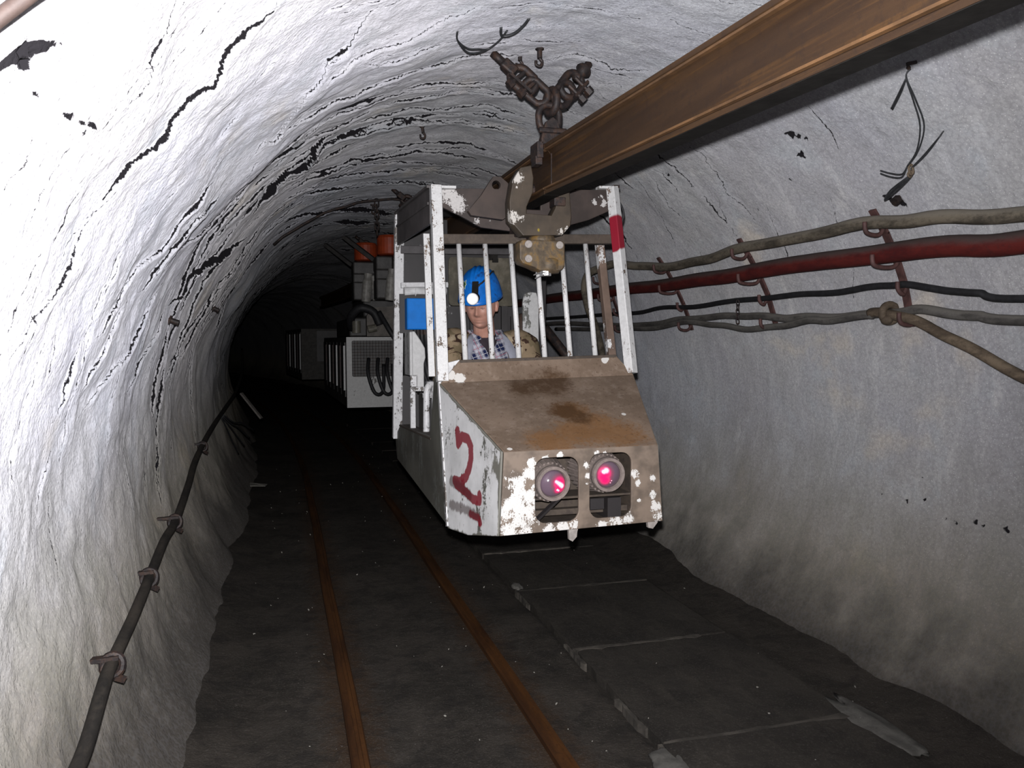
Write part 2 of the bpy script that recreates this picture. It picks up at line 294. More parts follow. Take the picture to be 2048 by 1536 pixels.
    for (t0, y0, rr) in ((-57.6, 1.55, .02), (-57.9, 1.575, .016), (38, 3.28, .022), (38.8, 3.25, .016), (39.6, 3.22, .012), (41.8, 3.32, .022), (45, 3.5, .012), (53, 2.95, .028), (52, 3.0, .02), (-84, 4.9, .02), (-85.5, 4.86, .02), (48.5, 3.9, .012), (36, 4.4, .014), (98.4, 3.09, .012), (100.5, 2.96, .008), (99.8, 2.8, .012), (100.1, 2.76, .008), (99.7, 2.645, .013), (99.2, 3.365, .006), (95.1, 3.12, .006), (100.6, 2.9, .010), (99.3, 3.2, .010), (100.0, 2.52, .013)):
        rj = np.random.default_rng(int(abs(t0*10))); d = np.hypot(Y-y0, np.radians(T-t0)*RAD)
        an = np.arctan2(Y-y0, np.radians(T-t0)*RAD); d = d-rr*(1+.35*np.sin(3*an+rj.uniform(0, 6))+.2*np.sin(7*an))
        h -= np.clip(-d/rr, 0, 1)*.03; cd = np.minimum(cd, d)
    for pl in ([(1.475, -59.7, .006), (1.505, -58.7, .009), (1.534, -57.8, .016), (1.574, -56.8, .013), (1.623, -56.1, .007), (1.67, -55.5, .001)],
               [(1.60, -59.2, .000), (1.667, -58.7, .005), (1.723, -58.45, .002), (1.80, -58.6, .003), (1.86, -58.2, .008), (1.902, -58.2, .003), (1.95, -57.7, .008), (2.026, -57.5, .002), (2.16, -56.1, -.001)]):
        for (y0, a0, w0), (y1, a1, w1) in zip(pl, pl[1:]):
            ux, uy = y1-y0, np.radians(a1-a0)*RAD; px, py = Y-y0, np.radians(T-a0)*RAD
            s_ = np.clip((px*ux+py*uy)/(ux*ux+uy*uy), 0, 1); d = np.hypot(px-s_*ux, py-s_*uy)-(w0+(w1-w0)*s_); cd = np.minimum(cd, d)
    return h, np.clip(cd, -.05, .05), CT, CW
H, CD, CT, CW = wall_field()
tr = np.radians(th)
Rr = RAD-H
bendv = np.array([BEND(y) for y in ys])
WX = CX0+bendv[:, None]+Rr*np.sin(tr)[None, :]; WZ = CZ0+Rr*np.cos(tr)[None, :]; WY = np.repeat(ys[:, None], len(th), 1)
WN = None
def grid_mesh(name, X, Y, Z, attrs, m):
    ni, nj = X.shape; co = np.stack([X, Y, Z], -1).reshape(-1, 3)
    a = (np.arange(ni-1)[:, None]*nj+np.arange(nj-1)[None, :]).ravel()
    q = np.stack([a, a+1, a+nj+1, a+nj], 1)
    me = bpy.data.meshes.new(name); me.vertices.add(len(co)); me.vertices.foreach_set('co', co.ravel().astype(np.float32))
    me.loops.add(q.size); me.loops.foreach_set('vertex_index', q.ravel().astype(np.int32))
    me.polygons.add(len(q)); me.polygons.foreach_set('loop_start', (np.arange(len(q))*4).astype(np.int32))
    me.polygons.foreach_set('use_smooth', np.ones(len(q), bool))
    me.update(calc_edges=True)
    for k, v in attrs.items():
        at = me.attributes.new(k, 'FLOAT', 'POINT'); at.data.foreach_set('value', v.ravel().astype(np.float32))
    me.materials.append(m); o = bpy.data.objects.new(name, me); C.objects.link(o); return o

def wall_material():
    t = NT('limewashed_lining'); p = t.pos(); x, y, z = t.sep()
    big = t.noise(.9, 4, .6); mid = t.noise(4., 5, .65); fine = t.noise(38., 5, .75); grit = t.noise(150., 3, .7)
    pale_mask = t.step(t.add(x, t.mul(t.add(big, -.5), 1.2)), 1.5, -.2); pale_mask = t.mul(pale_mask, t.mul(t.step(y, 10.5, 4.), t.step(t.add(z, t.mul(t.add(mid, -.5), .8)), .55, 1.75)))            # paler on the left and crown; the fade with depth paints flash falloff
    col = t.mix(pale_mask, t.mix(t.step(big, .35, .65), (.335, .34, .362), (.375, .378, .375)), t.mix(t.step(big, .35, .65), (.67, .67, .71), (.71, .70, .70)))
    col = t.mix(t.mul(t.step(mid, .5, .72), .55), col, (.39, .42, .44))
    col = t.mix(t.mul(t.step(t.noise(1.7, 4, .6, t.scale(p, (1.3, .8, 1.))), .58, .72), .5), col, (.56, .50, .40))
    col = t.mix(t.mul(t.step(t.noise(6, 5, .7, t.scale(p, (1, 1, .5))), .55, .75), .35), col, (.70, .70, .68))
    col = t.mix(t.mul(t.step(fine, .47, .66), t.add(.42, t.mul(pale_mask, -.22))), col, t.mix(.5, col, (.16, .165, .17)))
    stk = t.noise(5, 6, .7, t.scale(p, (.6, 2.2, .55)), .4); col = t.mix(t.mul(t.step(stk, .5, .68), t.add(.40, t.mul(pale_mask, -.3))), col, t.mix(.45, col, (.15, .16, .155)))
    col = t.mix(t.mul(t.step(stk, .47, .34), .35), col, t.mix(.4, col, (.75, .76, .76)))
    col = t.mix(t.mul(t.step(grit, .5, .75), .35), col, (.68, .68, .68))
    col = t.mix(1.0, col, t.mix(t.step(t.noise(.45, 2, .5), .3, .7), (1, .965, .94), (.95, .965, 1.03)), 'MULTIPLY')
    col = t.mix(t.mul(t.step(t.add(y, t.mul(mid, 4.)), 8., 15.), .78), col, (.07, .07, .072))          # flash falloff painted into the colour: lining darkens deeper in
    col = t.mix(t.mul(t.step(t.voro(75), .22, .10), t.add(.30, t.mul(mid, .3))), col, (.80, .80, .79))
    # coal dust and algae on the lower walls: an uneven line that climbs on the left
    edge = t.add(z, t.mul(t.add(mid, -.5), .55)); edge = t.add(edge, t.mul(t.add(big, -.5), .5))
    edge = t.add(edge, t.mul(t.step(x, .3, -.4), -.24))
    alg = t.step(edge, 1.25, .25); col = t.mix(t.mul(alg, .64), col, t.mix(t.step(mid, .4, .62), (.165, .145, .088), (.20, .165, .108)))
    dust = t.step(t.add(edge, t.mul(t.add(fine, -.5), .3)), .50, -.12); col = t.mix(t.mul(dust, .92), col, (.045, .04, .036))
    pit = t.voro(62, t.add_vec(p, t.noise(40, 2))); col = t.mix(t.mul(t.step(pit, .42, .75), t.add(.36, t.mul(pale_mask, -.18))), col, t.mix(.6, col, (.13, .13, .135)))  # crevices between pebbles shaded by darkening the colour
    cd = t.attr('gap'); rag = t.add(t.mul(t.add(t.noise(26, 4, .7), -.5), .030), t.mul(t.add(fine, -.5), .018))
    for l in range(6):
        hw = t.mul(t.attr('gap_width%d' % l), .5)
        d = t.math('SUBTRACT', t.math('ABSOLUTE', t.math('SUBTRACT', t.add(t.attr('gap_along%d' % l), t.mul(rag, .8)), hw)), hw); cd = t.math('MINIMUM', cd, d)
    m = t.step(t.add(cd, t.mul(t.add(t.noise(60, 4, .7), -.5), .011)), .0016, -.0016)
    col = t.mix(m, col, (.012, .011, .013))
    b = t.bump(t.add(t.add(t.mul(fine, .8), t.mul(grit, .35)), t.mul(pit, -.45)), .55, .014); t.b.inputs['Diffuse Roughness'].default_value = .8
    return t.out(col, .93, 0., b, spec=.15)
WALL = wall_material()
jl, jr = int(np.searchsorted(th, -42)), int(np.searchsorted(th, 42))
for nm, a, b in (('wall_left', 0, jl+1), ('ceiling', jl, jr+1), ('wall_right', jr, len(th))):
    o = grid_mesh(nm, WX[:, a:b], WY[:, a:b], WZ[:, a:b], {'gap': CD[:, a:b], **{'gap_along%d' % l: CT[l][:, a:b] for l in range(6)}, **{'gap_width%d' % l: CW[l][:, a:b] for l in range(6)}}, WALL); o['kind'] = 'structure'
def wallp(y, t, off=0.):                                        # a point on (or off) the lining
    i = int(np.clip(np.searchsorted(ys, y), 0, len(ys)-1)); j = int(np.clip(np.searchsorted(th, t), 0, len(th)-1))
    r = RAD-min(.05, max(-.05, float(H[i, j])))-off; a = math.radians(t)
    return Vector((CX0+BEND(y)+r*math.sin(a), y, CZ0+r*math.cos(a)))
# ------------------------------------------------------------------ floor, slabs, track
def floor_material():
    t = NT('coal_dust_floor'); x, y, z = t.sep(); a = t.noise(2.2, 5, .65); b = t.noise(22, 5, .7); c = t.noise(120, 3, .7)
    col = t.mix(t.step(a, .35, .65), (.027, .0235, .0195), (.052, .0445, .037))
    col = t.mix(t.mul(t.step(b, .45, .68), .5), col, (.058, .050, .043))
    for rx in (.255, .992):
        d = t.math('ABSOLUTE', t.add(x, -rx)); col = t.mix(t.mul(t.step(t.add(d, t.mul(t.add(b, -.5), .18)), .17, .01), .75), col, (.052, .027, .012))
    col = t.mix(t.mul(t.step(c, .52, .70), .55), col, (.11, .10, .09)); col = t.mix(t.mul(t.step(t.noise(7, 5, .7), .50, .62), .5), col, (.018, .016, .015))
    g = t.voro(46); col = t.mix(t.mul(t.step(g, .17, .08), t.step(t.noise(9, 2), .60, .66)), col, (.16, .15, .14))
    return t.out(col, .85, 0., t.bump(t.add(b, t.mul(c, .5)), .8, .012), spec=.25)
def slab_material():
    t = NT('dusty_concrete'); a = t.noise(3., 5, .65); b = t.noise(30, 5, .7); st = t.noise(5, 4, .6, t.scale(t.pos(), (2.2, .5, 1)))
    col = t.mix(t.step(a, .35, .65), (.025, .022, .019), (.048, .042, .035))
    col = t.mix(t.mul(t.step(st, .5, .7), .5), col, (.062, .054, .044)); col = t.mix(t.mul(t.step(b, .55, .75), .4), col, (.075, .07, .063))
    col = t.mix(t.mul(t.step(t.noise(110, 3, .7), .52, .70), .5), col, (.11, .10, .088)); col = t.mix(t.mul(t.step(t.noise(6, 5, .7), .52, .64), .45), col, (.020, .018, .017))
    return t.out(col, .82, 0., t.bump(t.add(b, t.mul(a, .6)), .6, .008), spec=.3)
FLOOR = floor_material(); SLAB = slab_material()
fy = np.concatenate([np.linspace(-2.2, .9, 12), np.geomspace(1., 60, 290)]); fx = np.linspace(-.62, 2.95, 150)
FY, FX = np.meshgrid(fy, fx, indexing='ij')
FZ = .016*fnoise2(FY+9, FX+5, 41, 1.6, 2.2, 4) - .012
sd = np.minimum(np.abs(FX-.255), np.abs(FX-.992)); FZ = np.where(sd < .075, -.012+.25*FZ, FZ)                       # flangeways beside the rails
FZ += .10*np.clip((-.10-FX)/.45, 0, 1)**1.5*(1+.3*fnoise2(FY+9, FX+5, 44, 1.3, .5, 3)) + .10*np.clip((FX-2.38)/.5, 0, 1)**1.3*(1+.3*fnoise2(FY+9, FX+5, 45, 1.1, .5, 3))
sl = (FX > 1.385) & (FX < 2.275); FZ = np.where(sl, -.035, FZ)
FB = np.array([BEND(v) for v in fy])[:, None]
fo = grid_mesh('floor', FX+FB, FY, FZ, {}, FLOOR); fo['kind'] = 'structure'
rs = random.Random(3); yj = 1.82
edges = [-.9, .0, .9, 1.80, 2.74, 3.72, 4.70, 5.62]
while edges[-1] < 16: edges.append(edges[-1]+.95)
for k, (a, b) in enumerate(zip(edges, edges[1:])):
    def f(bm, a=a, b=b):
        n = 10; g = .010
        x0, x1 = 1.395+rs.uniform(-.008, .008), 2.262+rs.uniform(-.012, .012); z = .006+rs.uniform(-.006, .010); ti = rs.uniform(-.006, .006)
        P0 = []
        for i in range(n+1): P0.append((x0+rs.uniform(-.006, .006), a+g+(b-a-2*g)*i/n))
        for i in range(n+1): P0.append((x0+(x1-x0)*i/n, b-g+rs.uniform(-.005, .005)))
        for i in range(n+1): P0.append((x1+rs.uniform(-.012, .012), b-g-(b-a-2*g)*i/n))
        for i in range(n+1): P0.append((x1-(x1-x0)*i/n, a+g+rs.uniform(-.005, .005)))
        prism(bm, [(p[0]+BEND(p[1]), p[1], z+ti*(p[0]-1.8)-.07) for p in P0], (0, 0, .07))
        bmesh.ops.remove_doubles(bm, verts=bm.verts, dist=.0006)
    P('concrete_slab', f, SLAB, fo, bevel=.006)
MORT = plain('pale_joint_mortar', (.075, .066, .055), .5, .9, 9, bump=.6)
for k, yj in enumerate(edges[1:9]):
    def f(bm):
        n = 16; x0, x1 = 1.40, 2.26 if k % 2 else 2.1; A = []
        for i in range(n+1):
            x = x0+(x1-x0)*i/n; wd = .010+rs.uniform(-.003, .010)*(1 if i % 3 else 2); A.append((x+BEND(yj), yj-wd, yj+wd*.8))
        top = [(x, a, .0125) for x, a, b_ in A]+[(x, b_, .0125) for x, a, b_ in A[::-1]]; prism(bm, [(x, y, z-.05) for x, y, z in top], (0, 0, .05))
    P('mortar_joint', f, MORT, fo)
for y0, y1 in ((2.2, 2.75), (2.88, 3.16), (3.55, 3.82), (4.45, 4.75)):
    def f(bm):
        A = [(1.380+rs.uniform(-.010, .006), y, 1.393+rs.uniform(-.006, .004)) for y in np.linspace(y0, y1, 12)]
        prism(bm, [(a, y, -.05) for a, y, b_ in A]+[(b_, y, -.05) for a, y, b_ in A[::-1]], (0, 0, .056))
    P('mortar_edge', f, MORT, fo)
def rail_mat():
    t = NT('rusty_rail'); a = t.noise(12, 6, .7, t.scale(t.pos(), (1, .12, 1))); b = t.noise(60, 4)
    col = t.mix(t.step(a, .35, .65), (.046, .0185, .007), (.098, .040, .012)); col = t.mix(t.mul(t.step(b, .5, .7), .5), col, (.035, .016, .008))
    return t.out(col, .62, .15, t.bump(b, .4, .002), spec=.3)
RAIL = rail_mat()
for rx, lab in ((.255, 'rusty track rail sunk in the floor nearer the left wall'), (.992, 'rusty track rail sunk in the floor beside the concrete slabs')):
    t_ = thing('track_rail', lab, 'rail', (rx, 4, 0))
    def sweep(bm, prof):
        yy = [-2+.5*i for i in range(9)]+[2.6+.9*i for i in range(60)]; R = []
        for y in yy: R.append([bm.verts.new((rx+BEND(y)+px+.004*math.sin(y*2.1), y, pz+.002*math.sin(y*1.3))) for px, pz in prof])
        for A, B in zip(R, R[1:]):
            for i in range(len(prof)): bm.faces.new([A[i], A[(i+1) % len(prof)], B[(i+1) % len(prof)], B[i]])
        bm.faces.new(R[0]); bm.faces.new(R[-1][::-1])
    P('rail_head', lambda bm: sweep(bm, [(-.034, -.035), (-.034, .012), (-.026, .020), (-.006, .022), (-.004, .015), (.010, .015), (.012, .021), (.028, .019), (.034, .010), (.034, -.035)]), RAIL, t_)
    P('rail_foot', lambda bm: sweep(bm, [(-.055, -.06), (-.055, -.046), (-.012, -.036), (.012, -.036), (.055, -.046), (.055, -.06)]), RAIL, t_)
PALE = plain('pale_debris', (.26, .25, .22), .2, .85); CONC = plain('broken_concrete', (.105, .10, .09), .3, .9, 14, bump=.8)
bm = bmesh.new()
for k in range(150):
    y = rs.uniform(2.2, 11)**1.0; x = rs.uniform(-.2, 1.36) if k % 3 else rs.uniform(1.4, 2.5); s = rs.choice((.002, .0025, .003, .0045))
    r = bmesh.ops.create_icosphere(bm, subdivisions=1, radius=s); q = Euler((rs.uniform(0, 3), rs.uniform(0, 3), 0)).to_matrix()
    for v in r['verts']: v.co = q @ Vector((v.co.x*rs.uniform(.8, 2.2), v.co.y, v.co.z*.7))+Vector((x, y, .004 if x < 1.38 else .012))
o = link_mesh('grit', bm, PALE, kind='stuff'); o['label'] = 'small pale crumbs and grit scattered over the dark floor'; o['category'] = 'grit'
def lump(c, r, seed, flat=.4):
    def f(bm):
        x = bmesh.ops.create_icosphere(bm, subdivisions=3, radius=1); q = random.Random(seed); ph = [q.uniform(0, 6) for _ in range(6)]
        for v in x['verts']:
            d = v.co.normalized(); k = 1+.22*math.sin(3*d.x*2+ph[0])*math.cos(4*d.y+ph[1])+.12*math.sin(9*d.x+ph[2])*math.sin(8*d.y+ph[3])
            v.co = Vector((d.x*r[0]*k, d.y*r[1]*k, max(-.3, d.z)*r[2]*k))+Vector(c)
    return f
for c, r, sd_, lab in (((1.37, 2.60, .0), (.085, .13, .016), 5, 'pale broken concrete lump at the near corner of the slabs'), ((2.29, 2.66, .0), (.075, .26, .022), 8, 'long spill of pale mortar along the right edge of the slabs'),
                       ((1.41, 4.80, .01), (.035, .06, .018), 11, 'small pale rubble lump beside the slab joint under the cabin')):
    tag(P('concrete_lump', lump(c, r, sd_), CONC, smooth=True), lab, 'rubble')
WOOD = plain('grey_wood', (.16, .145, .13), .3, .8)
tag(P('wooden_stick', lambda bm: bar(bm, (-.469, 10.05, .948), (-.242, 9.95, .648), .05, .02), WOOD), 'pale wooden lath leaning at the foot of the left wall', 'stick')
tag(P('paper_scrap', lambda bm: prism(bm, [(-.34, 8.75, .05), (-.19, 8.8, .032), (-.17, 8.9, .034), (-.27, 8.87, .05), (-.35, 8.91, .055)], (0, 0, .006)), PALE), 'thin pale scrap lying on the floor by the left wall', 'scrap')

# ------------------------------------------------------------------ overhead monorail
def beam_mat():
    t = NT('rusty_beam'); p = t.pos(); a = t.noise(9, 6, .65, t.scale(p, (1, .06, 1))); v = t.noise(30, 5, .7); s = t.noise(26, 4, .6, t.scale(p, (1, .05, 1.6)))
    col = t.mix(t.step(a, .3, .7), (.030, .0155, .008), (.060, .031, .0135)); col = t.mix(t.mul(t.step(s, .52, .68), .7), col, (.090, .043, .013))
    col = t.mix(t.mul(t.step(v, .5, .7), .55), col, (.026, .015, .010))
    return t.out(col, .55, .15, t.bump(v, .35, .002), spec=.35)
BEAM = beam_mat(); LIP = plain('rust_edge_highlight', (.105, .053, .021), .4, .55, 6)  # LIP: highlight along the flange edges, painted as paler rust
DULLBLACK = plain('dull_black', (.012, .011, .010), .3, .7, spec=.12)  # near-black, for the beam's bottom face and small dark parts
DSTEEL = plain('dark_rusty_steel', (.024, .018, .018), .4, .6, 30, .2, .5, dirt=(.050, .028, .020), dcov=.5)
BX = 1.2025
def bz(y): return 2.235+.034*(min(y, 3.5)-3.4)
def prism_path(bm, pts, w, h):
    for a, b in zip(pts, pts[1:]): bar(bm, a, b+(b-a).normalized()*.004, h, w, (0, 1, 0))
def isec(bm, y0, y1):
    hf, tf, tw, Hh = .0375, .016, .006, .225
    prof = [(-hf, 0), (hf, 0), (hf, tf), (tw*2.6, tf+.016), (tw, tf+.03), (tw, Hh-tf-.03), (tw*2.6, Hh-tf-.016), (hf, Hh-tf), (hf, Hh), (-hf, Hh), (-hf, Hh-tf), (-tw*2.6, Hh-tf-.016), (-tw, Hh-tf-.03), (-tw, tf+.03), (-tw*2.6, tf+.016), (-hf, tf)]
    R = []
    for y in np.linspace(y0, y1, 6): R.append([bm.verts.new((BX+BEND(y)+a, y, bz(y)+b)) for a, b in prof])
    n = len(prof)
    for A, B in zip(R, R[1:]):
        for i in range(n): bm.faces.new([A[i], A[(i+1) % n], B[(i+1) % n], B[i]])
    bm.faces.new(R[0]); bm.faces.new(R[-1][::-1])
joints = [.55, 3.5, 6.9, 10.2, 13.5, 17]
labs = ['near rusty monorail beam crossing the upper right towards the cabin', 'rusty monorail beam directly above the cabin roof', 'monorail beam behind the cabin under the orange drums', 'dark monorail beam over the second monorail car', 'farthest monorail beam lost in the dark of the drift']
for k, (a, b) in enumerate(zip(joints, joints[1:])):
    t_ = thing('monorail_beam', labs[k], 'beam', (BX+BEND(a), a, bz(a)), 'monorail beams')
    P('i_section', lambda bm: isec(bm, a+.003, b-.003), BEAM, t_)
    for zz, nm in ((.198, 'flange_highlight'), (.026, 'flange_highlight')):
        P(nm, lambda bm: bar(bm, (BX-.034+BEND(a), a+.004, bz(a)+zz), (BX-.034+BEND(b), b-.004, bz(b)+zz), .016, .007), LIP, t_, label='paler rust strip with painted-in highlight')
        P(nm, lambda bm: bar(bm, (BX+.034+BEND(a), a+.004, bz(a)+zz), (BX+.034+BEND(b), b-.004, bz(b)+zz), .016, .007), LIP, t_, label='paler rust strip with painted-in highlight')
    P('running_face', lambda bm: bar(bm, (BX+BEND(a), a+.004, bz(a)-.0015), (BX+BEND(b), b-.004, bz(b)-.0015), .073, .002), DULLBLACK, t_, label='black underside')
    if k == 0:
        P('end_strap', lambda bm: bx(bm, (BX-.010, b-.016, bz(b)+.018), (BX-.0065, b-.010, bz(b)+.205)), DSTEEL, t_)
def hanger(yj, lab, full=True, dx=0.):
    xb = BX+BEND(yj); zt = bz(yj)+.225; y = yj+.06
    t_ = thing('chain_hanger', lab, 'chain', (xb, y, zt), 'chain hangers on the monorail')
    P('beam_lug', lambda bm: (prism(bm, [(xb-.05, y-.06, zt+.002), (xb+.05, y-.06, zt+.002), (xb+.05, y-.06, zt+.03), (xb+.03, y-.06, zt+.11), (xb+.005, y-.06, zt+.125), (xb-.03, y-.06, zt+.10), (xb-.05, y-.06, zt+.03)], (0, .022, 0)),
        prism(bm, [(xb-.012, y-.035, zt+.005), (xb-.012, y+.12, zt+.005), (xb-.012, y+.10, zt+.06), (xb-.012, y, zt+.115), (xb-.012, y-.035, zt+.10)], (.028, 0, 0)),
        bx(bm, (xb-.075, y-.05, zt-.09), (xb-.042, y+.02, zt-.05)), bx(bm, (xb-.07, y-.06, zt-.06), (xb-.04, y+.05, zt+.012)), bx(bm, (xb+.04, y-.06, zt-.06), (xb+.07, y+.05, zt+.012)),
        cyl(bm, (xb-.065, y-.07, zt+.06), (xb+.065, y-.07, zt+.06), .013, 10)), DSTEEL, t_, bevel=.003)
    P('shackle', lambda bm: link(bm, (xb, y-.015, zt+.13), (0, 0, 1), (0, 1, 0), .12, .10, .016, 10), DSTEEL, t_, smooth=True)
    rc = V(xb+.012, y-.015, zt+.205)
    P('ring', lambda bm: link(bm, rc, (0, 0, 1), (1, .25, 0), .105, .09, .018, 10), DSTEEL, t_, smooth=True)
    for s, foot in ((-1, V(xb-.255, y+.03, 0)), (1, V(xb+.215, y+.03, 0))):
        ztop = CZ0+math.sqrt(RAD**2-(foot.x-CX0-BEND(yj))**2)
        foot.z = ztop-.01; ra = rc+V(s*.038, 0, .012); d = (foot-ra); Lg = d.length; d.normalize(); nr = Vector((0, 1, 0)); sd_ = d.cross(nr)
        q = lambda f: ra+d*(Lg*f)
        P('chain_link', lambda bm: link(bm, q(.15), d, (0, 1, .2), .125, .080, .016, 10), DSTEEL, t_, smooth=True)
        P('chain_link', lambda bm: link(bm, q(.40), d, (0, 1, .1), .130, .090, .017, 10), DSTEEL, t_, smooth=True)
        P('fork_end', lambda bm: (bar(bm, q(.55), q(.80), .050, .050, (0, 1, 0)) if s < 0 else (tube(bm, [q(.55), q(.62), q(.72), q(.80), q(.86), q(.92)], [.022, .02, .024, .040, .034, .018], 12))), DSTEEL, t_, smooth=s > 0, bevel=.01 if s < 0 else 0)
        P('anchor_rod', lambda bm: cyl(bm, q(.78), q(1.0), .019, 10), DSTEEL, t_, smooth=True)
        for f in (.27, .48):                                 # clamp bolts across the links
            c = q(f)-d*0
            P('clamp_bolt', lambda bm: (cyl(bm, c-V(0, .05, 0)+V(s*.055, 0, -.05), c-V(0, .05, 0)-V(s*.01, 0, -.005), .0095, 8), cyl(bm, c-V(0, .05, 0)+V(s*.045, 0, -.040), c-V(0, .05, 0)+V(s*.066, 0, -.060), .021, 6)), DSTEEL, t_)
        P('clamp_bar', lambda bm: bar(bm, q(.18)+V(s*.03, -.052, -.03), q(.60)+V(s*.03, -.052, -.03), .012, .024, (0, 1, 0)), DSTEEL, t_)
    return t_
hanger(3.5, 'heavy dark chain hanger holding the beam joint in front of the cabin')
hanger(6.9, 'chain hanger half hidden behind the cabin roof, left leg visible')
hanger(10.2, 'far chain hanger above the second monorail car in the dark')

# ------------------------------------------------------------------ monorail trolley (grips the beam, carries the cabin front)
TRM = chipped('trolley_steel', (.60, .57, .53), (.036, .026, .017), .34, 26, .6, blobs=[(1.065-1.18, 3.6-3.62, 2.33-2.1, .028), (1.075-1.18, 0, 2.28-2.1, .02), (1.05-1.18, 0, 2.15-2.1, .034), (1.09-1.18, 0, 2.15-2.1, .02), (1.27-1.18, 0, 2.085-2.1, .024), (1.31-1.18, 0, 2.10-2.1, .02), (1.325-1.18, 0, 2.2-2.1, .012), (1.145-1.18, 0, 2.36-2.1, .012), (1.29-1.18, 0, 2.14-2.1, .008)],
              over=((.36, .27, .02), [(1.17-1.18, 0, 2.09-2.1, .02), (1.18-1.18, 0, 2.075-2.1, .016), (1.29-1.18, 0, 1.93-2.1, .018)]))
BLK = plain('bearing_block', (.105, .076, .046), .4, .6, 22, .1, .5, dirt=(.17, .10, .03), dcov=.52)
BOLT = plain('bolt_grey', (.30, .27, .25), .2, .5, 60); CHROME = plain('bright_nut', (.75, .75, .75), .1, .25, 30, .8)
tr_ = thing('monorail_trolley', 'brown worn steel trolley gripping the beam in front of the cabin', 'trolley', (1.18, 3.62, 2.1))
U = [(1.031, 2.13), (1.029, 2.22), (1.045, 2.31), (1.083, 2.375), (1.135, 2.388), (1.146, 2.33), (1.142, 2.262), (1.112, 2.195), (1.112, 2.165), (1.235, 2.160), (1.256, 2.20), (1.260, 2.252), (1.30, 2.288), (1.324, 2.286), (1.334, 2.16), (1.328, 2.115), (1.288, 2.07), (1.094, 2.062)]
P('clamp_frame', lambda bm: plate2d(U, [], .085, 3.60), TRM, tr_, bevel=.004)
P('guide_shoe', lambda bm: bx(bm, (1.243, 3.585, 2.205), (1.30, 3.66, 2.245)), DSTEEL, tr_, bevel=.003)
ear = [(.86, 2.185), (.925, 2.262), (.965, 2.325), (.985, 2.352), (1.02, 2.352), (1.055, 2.325), (1.10, 2.20), (1.03, 2.15), (.875, 2.165)]
EAR = chipped('ear_plate', (.42, .17, .03), (.030, .020, .016), .3, 24, .6, blobs=[(1.0-1.18, .12, 2.25-2.1, .018), (.975-1.18, .12, 2.243-2.1, .016)])
P('towing_ear', lambda bm: plate2d(ear, [[(.998+.021*math.cos(k*math.pi/10), 2.312+.021*math.sin(k*math.pi/10)) for k in range(20)]], .03, 3.72), EAR, tr_, bevel=.002)
P('neck', lambda bm: lathe(bm, (1.205, 3.665, 2.0), (0, 0, 1), [(.055, 0), (.06, .03), (.066, .05), (.058, .075)], 24), BLK, tr_, smooth=True)
bp = [(1.077, 1.955), (1.077, 2.025), (1.092, 2.044), (1.29, 2.044), (1.301, 2.03), (1.301, 1.925), (1.285, 1.905), (1.175, 1.903), (1.14, 1.92), (1.092, 1.935)]
P('bearing_block', lambda bm: plate2d(bp, [], .11, 3.60), BLK, tr_, bevel=.006)
P('block_boss', lambda bm: lathe(bm, (1.235, 3.655, 1.893), (0, 0, 1), [(.05, 0), (.064, .02), (.064, .06), (.05, .075)], 24), BLK, tr_, smooth=True)
for a, b in ((1.118, 2.022), (1.118, 1.955), (1.272, 2.022)):
    P('bolt', lambda bm: cyl(bm, (a, 3.601, b), (a, 3.588, b), .0185, 12), BOLT, tr_, bevel=.003)
P('nut', lambda bm: cyl(bm, (1.213, 3.63, 1.878), (1.213, 3.63, 1.903), .028, 6), CHROME, tr_, label='bright steel nut', bevel=.003)
P('split_pin', lambda bm: (tube(bm, [(1.21, 3.60, 1.895), (1.16, 3.59, 1.888), (1.14, 3.585, 1.878)], .0022, 6), tube(bm, [(1.21, 3.60, 1.888), (1.17, 3.585, 1.874), (1.145, 3.58, 1.862)], .0022, 6), tube(bm, [(1.2, 3.6, 1.89), (1.175, 3.58, 1.893)], .0022, 6)), CHROME, tr_)
P('cross_arm', lambda bm: (bx(bm, (1.10, 3.69, 2.075), (1.28, 3.86, 2.13)), bx(bm, (1.15, 3.685, 1.95), (1.26, 3.74, 2.08))), DSTEEL, tr_, bevel=.004)
for s in (-1, 1):
    P('wheel', lambda bm: lathe(bm, (BX+s*.040, 3.69, bz(3.69)+.052), (s, 0, 0), [(.020, -.012), (.030, -.010), (.030, .008), (.034, .010), (.034, .016), (.012, .018)], 20), DSTEEL, tr_)

# ------------------------------------------------------------------ hoses, cables and racks on the right wall
def hosemat(name, a, b, c=None, rough=.8, dust=None, dustk=.85):
    t = NT(name); n1 = t.noise(7, 6, .75, t.scale(t.pos(), (1.2, .5, 1.6))); n2 = t.noise(45, 4, .7)
    col = t.mix(t.step(n1, .38, .62), a, b); col = t.mix(t.mul(t.step(n2, .5, .7), .4), col, c or tuple(x*.4 for x in a))
    nz = t.sep(t.n('ShaderNodeNewGeometry').outputs['Normal'])[2]
    if dust: col = t.mix(t.mul(t.step(t.add(nz, t.mul(t.add(n1, -.5), 1.4)), -.1, .75), dustk), col, dust)
    return t.out(col, rough, 0., t.bump(n2, .5, .003), spec=.3)
HTAN = hosemat('dusty_tan_hose', (.055, .047, .036), (.165, .14, .105), dust=(.19, .17, .14)); HGREY = hosemat('dusty_grey_hose', (.06, .056, .052), (.125, .118, .108), dust=(.16, .15, .135)); HBLACK = plain('black_rubber', (.016, .016, .018), .4, .6, 30)
HRED = hosemat('dusty_red_pipe', (.060, .006, .006), (.105, .012, .009), (.035, .014, .013), dust=(.070, .052, .048), dustk=.95); HBROWN = hosemat('muddy_brown_hose', (.075, .056, .04), (.17, .13, .09)); RACK = plain('rusty_rack', (.075, .035, .032), .4, .7, 20)
